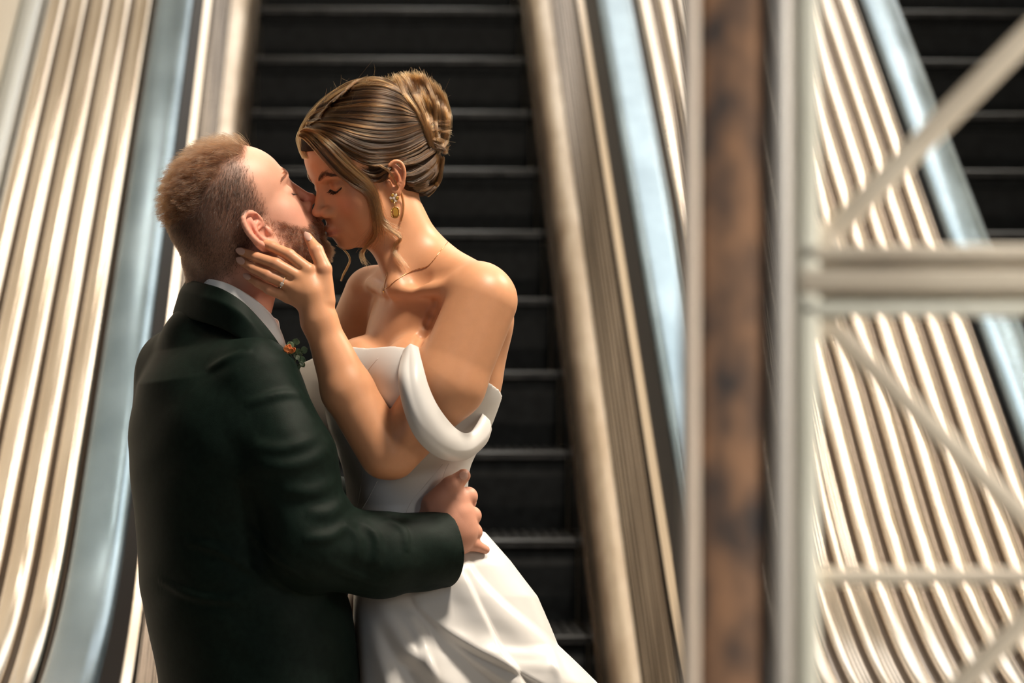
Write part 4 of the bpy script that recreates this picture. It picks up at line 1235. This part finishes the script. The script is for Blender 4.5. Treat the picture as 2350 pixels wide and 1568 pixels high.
# flyaways
def fly(n, S, src, length, r=0.00007, m=None, name='flyaway_hair', parent=None):
    i = rng.integers(0, len(src), n); j = rng.integers(1, src.shape[1] - 2, n)
    p0 = src[i, j]; t = src[i, j + 1] - src[i, j]; t /= np.linalg.norm(t, axis=1)[:, None] + 1e-9
    out_ = S.normal(p0) if hasattr(S, 'normal') else np.zeros_like(p0)
    d = t * 0.7 + out_ * rng.uniform(.15, .8, (n, 1)) + rng.normal(0, .35, (n, 3)); d /= np.linalg.norm(d, axis=1)[:, None]
    b = rng.normal(0, 1, (n, 3)); s = np.linspace(0, 1, 9)[None, :, None]
    L_ = rng.uniform(.4, 1, (n, 1, 1)) * length
    return p0[:, None] + d[:, None] * s * L_ + b[:, None] * s ** 2 * L_ * 0.35
fl = [fly(170, SH, A, 0.030), fly(120, SBn, Bn, 0.022)]
curves('flyaway_hair', fl, 0.00008, 0.00005, M['hair_w'], cap)

# brows and lashes
M['lash'] = mat('dark_lash', (0.012, 0.008, 0.006), 0.5)
M['brow_w'] = hair_mat('brown_brow_hair', (0.012, 0.006, 0.003), (0.03, 0.014, 0.006))
def brow(F, S, s, pts, n, ln, r, m, parent, name='eyebrow', wid=2.6):
    pp = spline([(s * x, 125, z) for x, z in pts], 30)
    k = rng.random(n) * 29; i = k.astype(int); f = (k - i)[:, None]
    j = np.minimum(i + 1, 29)
    L0 = pp[i] * (1 - f) + pp[j] * f; tan = pp[j] - pp[np.maximum(j - 1, 0)]; tan /= np.linalg.norm(tan, axis=1)[:, None]
    tap = np.clip(np.minimum(k / 6, (29 - k) / 10), .25, 1)
    L0[:, 2] += rng.normal(0, wid * .5, n) * tap
    d = tan * 0.85 + np.c_[np.zeros(n), np.zeros(n), rng.uniform(-.15, .6, n)]
    seg = [march(S, np.array([F.w(q) for q in (L0 + d * ln * u)]), -F.M[:, 1], 0.14, 160) + F.M[:, 1] * (0.0004 + 0.0006 * u) for u in np.linspace(0, 1, 4)]
    curves(name, [np.stack(seg, 1)], r, r * .6, m, parent)
def lashes(F, S, s, ez, n, ln, m, parent, r=0.00016):
    pts = spline([(s * 19, 110, ez - 4), (s * 27, 110, ez - 8.4), (s * 36, 110, ez - 9), (s * 46, 110, ez - 4.5)], 16)
    base = march(S, np.array([F.w(p) for p in pts]), -F.M[:, 1], 0.09, 160) + F.M[:, 1] * .0003
    v, f = tube_vf(base, np.interp(np.linspace(0, 1, 16), [0, .3, 1], [.0004, .0009, .0008]), 6)
    o = link('lash_line', mesh('lash_line', v, f), M['lash'], parent)
    k = np.linspace(0, 15, n); i = np.minimum(k.astype(int), 14); fr = (k - i)[:, None]
    b = base[i] * (1 - fr) + base[i + 1] * fr
    d = F.M[:, 1] * .75 - F.M[:, 2] * .65 + F.M[:, 0] * s * np.linspace(-.2, .8, n)[:, None]
    d = d / np.linalg.norm(d, axis=1)[:, None] + rng.normal(0, .08, (n, 3))
    u = np.linspace(0, 1, 5)[None, :, None]
    c = b[:, None] + d[:, None] * u * ln + F.M[:, 2] * (u ** 2 * ln * .35)
    curves('eyelashes', [c], r, r * .4, m, parent)
for s_ in (-1, 1):
    brow(FW, SW, s_, [(13, 36), (22, 42), (33, 45), (46, 39)], 420, 6, 0.00018, M['brow_w'], w_body, wid=4.2)
    lashes(FW, SW, s_, 21.5, 90, 0.0085, M['lash'], w_body, .00022)

# ================================================================ hair and beard of the groom
M['hair_m'] = hair_mat('ginger_brown_hair', (0.010, 0.0042, 0.0018), (0.095, 0.036, 0.0125), 0.24)
M['fade'] = hair_mat('short_brown_hair', (0.006, 0.0033, 0.0021), (0.028, 0.0145, 0.0085), 0.35)
M['beard'] = hair_mat('auburn_beard', (0.013, 0.005, 0.0022), (0.085, 0.031, 0.012), 0.35)
mv = verts(m_body.data); Hm = FM.inv(mv)
mn = np.empty(len(mv) * 3, np.float32); m_body.data.vertices.foreach_get('normal', mn); mn = mn.reshape(-1, 3)
inh = np.linalg.norm(Hm - np.array([0, 0, 10]), axis=1) < 150
x, y, z = Hm.T; ax = np.abs(x)
def sstep(a, b, t): t = np.clip((t - a) / (b - a), 0, 1); return t * t * (3 - 2 * t)
ear_ = (ax > 74) & (y > -46) & (y < 24) & (z > -56) & (z < 30)
frontline = np.interp(ax, [0, 25, 45, 60, 72], [84, 77, 60, 38, 24])          # hair reaches forward to this y on top
topline = 100 - np.clip(-y, 0, 80) * .50 + 4 * np.sin(y * .13)
w_top = inh * sstep(-4, 10, z - topline) * sstep(-8, 10, frontline + (z - 110) * .3 - y) * ~ear_
side_front = np.interp(z, [-40, -10, 15, 40, 70, 95, 130], [8, 20, 30, 30, 32, 40, 60])
low = np.interp(y, [-110, -70, -30, 0, 12, 30], [-52, -54, -36, -8, -20, -12])
w_side = inh * ~ear_ * sstep(-6, 26, side_front - y) * sstep(-4, 24, z - low) * sstep(-14, 4, topline - z)
beard_top = np.interp(y, [0, 20, 45, 70, 90, 120], [18, 8, -20, -40, -36, -32])
lipz = (np.abs(z + 52) < 7.5) & (ax < 20) & (y > 96)
w_beard = inh * ~lipz * ~ear_ * sstep(4, 24, y) * sstep(-2, 12, beard_top - z) * sstep(-128, -112, z) * (0.45 + .55 * sstep(14, 50, y))
w_beard = w_beard * ((y > 14) | (z > -40))
top, sides, beard = w_top > .02, w_side > .02, w_beard > .02
def strands(mask, n, ln, dirf, pts, jit, curl=0.0, w=None, clump=0):
    idx = np.nonzero(mask)[0]
    p = None if w is None else w[idx] / w[idx].sum()
    i = rng.choice(idx, n, p=p)
    P0 = mv[i] + rng.normal(0, .0008, (n, 3)); N = mn[i]
    D = dirf(Hm[i], N) + rng.normal(0, jit, (n, 3)); D /= np.linalg.norm(D, axis=1)[:, None]
    ln = ln(Hm[i]) if callable(ln) else np.full(n, ln)
    ln = (ln * rng.uniform(.7, 1.15, n))[:, None, None]
    u = np.linspace(0, 1, pts)[None, :, None]
    side = np.cross(D, N); side /= np.linalg.norm(side, axis=1)[:, None] + 1e-9
    c = P0[:, None] + D[:, None] * u * ln - N[:, None] * (u ** 2) * ln * .30
    if clump:
        kc = P0[rng.choice(n, clump, replace=False)]
        near = np.concatenate([np.argmin(((P0[a:a + 1500, None] - kc[None]) ** 2).sum(-1), 1) for a in range(0, n, 1500)])
        tips = np.zeros((clump, 3)); cnt = np.bincount(near, minlength=clump)[:, None]
        np.add.at(tips, near, c[:, -1]); tips /= np.maximum(cnt, 1)
        tips += rng.normal(0, .0035, tips.shape)
        c = c + (tips[near] - c[:, -1])[:, None] * (u ** 1.6) * .62
    if curl:
        ph = rng.random((n, 1, 1)) * 6.28
        c = c + curl * (np.sin(u * 5 + ph) - np.sin(ph)) * side[:, None] + curl * .6 * (np.cos(u * 4 + ph) - np.cos(ph)) * N[:, None] * u
    return c
MM = FM.M
def d_top(h, n): return n * np.interp(h[:, 1], [-80, 0, 70], [.42, .85, 1.35])[:, None] + (-MM[:, 1]) * 0.9 + MM[:, 2] * 0.25 + MM[:, 0] * (np.sign(h[:, :1]) * .15)
def d_side(h, n): return n * 0.35 - MM[:, 2] * 0.55 - MM[:, 1] * 0.55
def d_beard(h, n): return n * 0.55 - MM[:, 2] * 0.8 + MM[:, 1] * 0.25
toplen = lambda h: np.interp(h[:, 1], [-110, -60, 20, 75], [.017, .030, .043, .038])
H1 = strands(top, 6500, toplen, d_top, 8, .24, .0016, w_top, 420)
sidelen = lambda h: np.interp(h[:, 2], [-50, 0, 40, 80, 100], [.0025, .004, .007, .015, .02])
H2 = strands(sides, 20000, sidelen, d_side, 4, .12, 0, w_side)
beardlen = lambda h: np.interp(h[:, 1], [6, 30, 60, 90], [.004, .007, .011, .014]) * np.interp(h[:, 2], [-95, -70, -40, 0], [1.7, 1.2, .85, .7])
H3 = strands(beard, 10500, beardlen, d_beard, 6, .22, .0012, w_beard, 700)
hm = curves('hair', [H1], 0.00013, 0.00008, M['hair_m'], m_body)
curves('side_hair', [H2], 0.00014, 0.00009, M['fade'], m_body)
curves('beard', [H3], 0.00014, 0.00008, M['beard'], m_body)
Hf = strands(top, 160, .042, d_top, 9, .5, .004, w_top)
curves('flyaway_hair', [Hf], 0.00007, 0.00005, M['hair_m'], m_body)
for s_ in (-1, 1):
    brow(FM, SM, s_, [(12, 38), (24, 43), (36, 44), (48, 38)], 260, 8, 0.00015, M['beard'], m_body, wid=5)
    lashes(FM, SM, s_, 17, 30, 0.007, M['lash'], m_body)
# the scalp and the skin under the beard read darker
col = m_body.data.color_attributes['tint']
ca = np.empty(len(mv) * 4, np.float32); col.data.foreach_get('color', ca); ca = ca.reshape(-1, 4)
edge = sstep(-60, 20, z)
for wm, c, k in ((w_top, (0.07, 0.03, 0.015), .90), (w_side, (0.10, 0.056, 0.040), .82), (w_beard, (0.15, 0.062, 0.038), .66)):
    wgt = np.clip(wm, 0, 1) * k
    ca[:, :3] = ca[:, :3] * (1 - wgt[:, None]) + np.array(c) * wgt[:, None]
col.data.foreach_set('color', ca.ravel())

# ================================================================ nails, jewellery, buttonhole
M['nail_w'] = mat('glossy_nude_nail', (0.58, 0.36, 0.29), 0.08, 0, 0.7)
M['nail_m'] = mat('bare_nail', (0.68, 0.40, 0.31), 0.3)
M['gold'] = mat('yellow_gold', (0.80, 0.50, 0.20), 0.18, 1.0)
M['chain'] = mat('rose_gold_chain', (0.62, 0.36, 0.18), 0.25, 1.0)
M['diamond'] = mat('diamond', (1, 1, 1), 0.02, 0, 1.0, Transmission_Weight=0.7, IOR=2.2)
M['citrine'] = mat('amber_stone', (0.42, 0.23, 0.035), 0.06, 0.35, 1.0)

def nail(p0, p1, S, m, parent, ln, wd, over=0.0):
    """nail on the side of the fingertip that faces the lens; p0 joint, p1 tip (px,py,q)"""
    a, b = W(*p0), W(*p1); t = unit(b - a)
    tip = b + t * PX(over)
    c = tip - t * ln * .45
    c_px = CX + c[0] * FPX / c[1]; c_py = CY - (c[2] - ZC) * FPX / c[1]
    h = S.hit(c_px, c_py)[0]
    if np.isnan(h).any(): h = c
    n = S.normal(h)[0]; n = unit(n - t * (n @ t)); sd = np.cross(t, n)
    V = []; NU, NV = 9, 7
    for i in range(NU):
        u = i / (NU - 1) * 2 - 1
        w = wd * (1 - abs(u) ** 2.6) ** 0.5 if u < 0 else wd * (1 - u ** 2.2) ** 0.62
        w = max(w, wd * .03)
        for j in range(NV):
            v = j / (NV - 1) * 2 - 1
            V.append(h + t * u * ln / 2 + sd * v * w + n * (0.0011 - 0.0017 * v * v * (w / wd) - .0010 * max(0, u) ** 2))
    o = link('fingernail', mesh('fingernail', V, grid_faces(NU, NV)), m, parent)
    sm = o.modifiers.new('thickness', 'SOLIDIFY'); sm.thickness = 0.0007; sm.offset = 1
    bv = o.modifiers.new('round', 'SUBSURF'); bv.levels = 1; bv.render_levels = 2
for n_ in ('index', 'middle', 'ring', 'pinky'):
    p_ = fing[n_]; nail(p_[-2], p_[-1], SW, M['nail_w'], w_body, 0.0195 if n_ != 'pinky' else .017, 0.0053 if n_ != 'pinky' else .0046, 14)
nail(fing['thumb'][-2], fing['thumb'][-1], SW, M['nail_w'], w_body, 0.0195, 0.0050, 13)
nail(mfing['thumb'][-2], mfing['thumb'][-1], SM, M['nail_m'], m_body, 0.014, 0.0072, 9)

# engagement ring on her ring finger
ra_, rb_ = W(*fing['ring'][0]), W(*fing['ring'][1])
rc_ = ra_ * .62 + rb_ * .38; rt = unit(rb_ - ra_)
rn = np.cross(rt, [0, 0, 1]); rn = unit(rn); ru = np.cross(rn, rt)
ring = empty('ring', tuple(rc_), 'thin gold ring with square stone on her hand against his neck', 'ring')
rr_ = PX(15.0)
pr = [rc_ + rr_ * (math.cos(a) * rn + math.sin(a) * ru) for a in np.linspace(0, 2 * math.pi, 33)]
v, f = tube_vf(np.array(pr), .0009, 8, False); link('band', mesh('band', v, f), M['gold'], ring)
out_ = unit(np.array([-0.05, -1, -0.30]) - rt * (np.array([-0.05, -1, -.30]) @ rt)); sx = np.cross(rt, out_)
def gem(name, c, n, t, w, l, h, m, parent, cut=.35, table=.6):
    """faceted stone: octagonal girdle, smaller table above, keel below"""
    n = unit(n); t = unit(t - n * (t @ n)); s = np.cross(n, t)
    o8 = [(-1, -1 + 2 * cut * .6), (-1 + cut, -1), (1 - cut, -1), (1, -1 + 2 * cut * .6), (1, 1 - 2 * cut * .6), (1 - cut, 1), (-1 + cut, 1), (-1, 1 - 2 * cut * .6)]
    V = [c + s * x * w + t * y * l for x, y in o8] + [c + s * x * w * table + t * y * l * (table + .12) + n * h for x, y in o8] + [c + s * x * w * .3 + t * y * l * .4 - n * h * .9 for x, y in o8]
    F = [tuple(range(8, 16)), tuple(range(23, 15, -1))] + [(i, (i + 1) % 8, 8 + (i + 1) % 8, 8 + i) for i in range(8)] + [((i + 1) % 8, i, 16 + i, 16 + (i + 1) % 8) for i in range(8)]
    return link(name, mesh(name, V, F), m, parent, smooth=False)
sc_ = rc_ + out_ * (rr_ + .0022)
gem('stone', sc_, out_, rt, .0030, .0030, .0013, M['diamond'], ring)
for a_ in (-1, 1):
    for b_ in (-1, 1):
        q_ = sc_ + sx * a_ * .0027 + rt * b_ * .0027
        v, f = tube_vf(np.array([q_ - out_ * .003, q_, q_ + out_ * .0012]), .0005, 6); link('prong', mesh('prong', v, f), M['gold'], ring)
for k in range(5):
    for s_ in (-1, 1):
        a0 = math.atan2(out_ @ ru, out_ @ rn) + s_ * (.30 + .10 * k)
        q_ = rc_ + (rr_ + .0008) * (math.cos(a0) * rn + math.sin(a0) * ru)
        gem('pave_stone', q_, q_ - rc_, rt, .0008, .0008, .0005, M['diamond'], ring)

# earring: flower of small stones above an octagonal amber drop
ec_ = W(904, 458, -112)
ear_n = unit(np.array([.10, -1, .05])); dn = np.array([.03, 0, -1.0])
earring = empty('earring', tuple(ec_), 'gold drop earring with octagonal amber stone hanging below her ear', 'earring')
def at_e(px, py, q=-112): return W(px, py, q)
gem('flower_centre', at_e(904, 455), ear_n, -dn, .0022, .0022, .0012, M['diamond'], earring, .5)
for k in range(6):
    a = k * math.pi / 3
    gem('petal_stone', at_e(904 + 7.2 * math.cos(a), 455 + 7.2 * math.sin(a), -111), ear_n, -dn, .0021, .0021, .0011, M['diamond'] if k % 2 else M['citrine'], earring, .5)
    c = at_e(904 + 7.2 * math.cos(a), 455 + 7.2 * math.sin(a), -110)
    v, f = tube_vf([c + .0026 * np.array([math.cos(b), 0, math.sin(b)]) for b in np.linspace(0, 2 * math.pi, 13)], .0006, 6, False); link('setting', mesh('setting', v, f), M['gold'], earring)
v, f = tube_vf([at_e(904, 463), at_e(906, 470), at_e(906, 475)], .0011, 8); link('link', mesh('link', v, f), M['gold'], earring)
gem('drop_stone', at_e(907, 488), ear_n, -dn, .0050, .0072, .0026, M['citrine'], earring)
o8 = [(-1, -.55), (-.5, -1), (.5, -1), (1, -.55), (1, .55), (.5, 1), (-.5, 1), (-1, .55), (-1, -.55)]
fr_ = spline([(at_e(907 + 8.4 * x, 488 + 11.6 * y)) for x, y in o8], 60)
v, f = tube_vf(fr_, .0010, 8, False); link('drop_frame', mesh('drop_frame', v, f), M['gold'], earring)
for i in range(0, 60, 3):
    bm = bmesh.new(); bmesh.ops.create_icosphere(bm, subdivisions=1, radius=.00085, matrix=Matrix.Translation(Vector(fr_[i] + np.array([0, -.0008, 0]))))
    me_ = bpy.data.meshes.new('milgrain_bead'); bm.to_mesh(me_); bm.free(); link('milgrain_bead', me_, M['gold'], earring)

# necklace lying on neck and collar bones, star pendant
nl_ = [(1050, 534), (1030, 553), (1012, 575), (996, 597), (980, 612), (955, 619), (930, 630), (908, 645), (892, 658), (882, 664)]
nl2 = [(882, 664), (884, 650), (887, 636), (889, 625)]
neck_ = empty('necklace', tuple(SW.hit(900, 650)[0]), 'fine gold necklace with tiny star pendant on her collar bone', 'necklace')
for g in (nl_, nl2):
    p = spline([(a, b, 0) for a, b in g], 70); h = SW.hit(p[:, 0], p[:, 1]); h = h[~np.isnan(h).any(1)]
    for _ in range(3): h[1:-1, 1] = np.minimum(h[1:-1, 1], (h[:-2, 1] + h[2:, 1]) / 2)
    h = h + SW.normal(h) * .0006
    v, f = tube_vf(h, .00055 * (1 + .35 * np.sin(np.arange(len(h)) * 2.2)), 6); link('chain', mesh('chain', v, f), M['chain'], neck_)
hp = SW.hit(881, 668)[0]; hn = SW.normal(hp)[0]; up_ = unit(np.array([.15, 0, 1]) - hn * (np.array([.15, 0, 1]) @ hn)); sd_ = np.cross(up_, hn)
V = [hp + hn * .0022]; 
for k in range(8):
    a = k * math.pi / 4 + math.pi / 2; r = ((.0052 if k % 4 == 0 or k == 4 else .0036) if k % 2 == 0 else .0012)
    if k == 4: r = .0062
    V.append(hp + hn * .0008 + (math.cos(a) * sd_ + math.sin(a) * up_) * r)
V.append(hp + hn * .0002)
link('star_pendant', mesh('star_pendant', V, [(0, 1 + i, 1 + (i + 1) % 8) for i in range(8)] + [(9, 1 + (i + 1) % 8, 1 + i) for i in range(8)]), M['gold'], neck_, smooth=False)

# buttonhole: eucalyptus leaves and a little orange flower behind his lapel
M['leaf'] = noise_color(mat('eucalyptus_leaf', (0.10, 0.16, 0.08), 0.5), (0.10, 0.17, 0.08), (0.22, 0.30, 0.17), 60)
M['leaf_light'] = mat('pale_bud', (0.42, 0.47, 0.32), 0.5)
M['petal'] = noise_color(mat('orange_petal', (0.55, 0.15, 0.03), 0.5), (0.40, 0.09, 0.02), (0.68, 0.22, 0.05), 80)
M['stem'] = mat('green_stem', (0.07, 0.11, 0.04), 0.6)
BQ = -212
bout = empty('boutonniere', tuple(W(680, 815, BQ)), 'buttonhole sprig of green leaves and orange petals on his lapel', 'flower')
def leaf(px, py, q, L_, w, ang, m, name='leaf', tilt=.3):
    c = W(px, py, q); d = np.array([math.cos(ang), tilt * math.sin(px), math.sin(ang)]); d = unit(d); n = unit(np.array([.25 * math.sin(py), -1, .25 * math.cos(px)])); n = unit(n - d * (n @ d)); s = np.cross(d, n)
    V = []
    for i in range(7):
        u = i / 6; ww = w * math.sin(math.pi * min(1, u * .97 + .03)) ** .7
        for v_ in (-1, -.5, 0, .5, 1): V.append(c + d * u * L_ + s * v_ * ww + n * (-.0012 * (1 - v_ * v_) * 1 + .002 * u * u))
    o = link(name, mesh(name, V, grid_faces(7, 5)), m, bout)
    o.modifiers.new('thickness', 'SOLIDIFY').thickness = .0005
for px, py, L_, w, an, m in ((676, 792, .011, .0062, 1.2, 'leaf'), (690, 806, .012, .0058, .3, 'leaf'), (672, 800, .012, .006, 2.2, 'leaf'), (684, 822, .013, .0055, -.4, 'leaf'), (678, 812, .010, .005, .8, 'leaf'), (690, 830, .011, .004, -1.0, 'leaf'), (668, 815, .013, .006, 1.7, 'leaf'), (682, 836, .010, .004, -1.4, 'leaf'),
                           (683, 815, .008, .004, .1, 'leaf_light'), (676, 822, .008, .004, 1.0, 'leaf_light'), (688, 832, .007, .003, -.6, 'leaf_light'), (686, 824, .007, .0035, 2.4, 'leaf_light')):
    leaf(px, py, BQ - 8 + (int(px * 7) % 16), L_, w, an, M[m])
for k in range(6):
    leaf(663 + 3 * math.cos(k), 808 + 4 * math.sin(k * 2), BQ - 22 - k, .010, .0042, .6 + k * .4, M['petal'], 'petal')
for a, b in (((676, 850), (677, 790)), ((680, 850), (694, 806)), ((680, 850), (698, 833))):
    v, f = tube_vf([W(*a, BQ), W((a[0] + b[0]) / 2 + 2, (a[1] + b[1]) / 2, BQ - 5), W(*b, BQ - 2)], .0007, 6); link('stem', mesh('stem', v, f), M['stem'], bout)
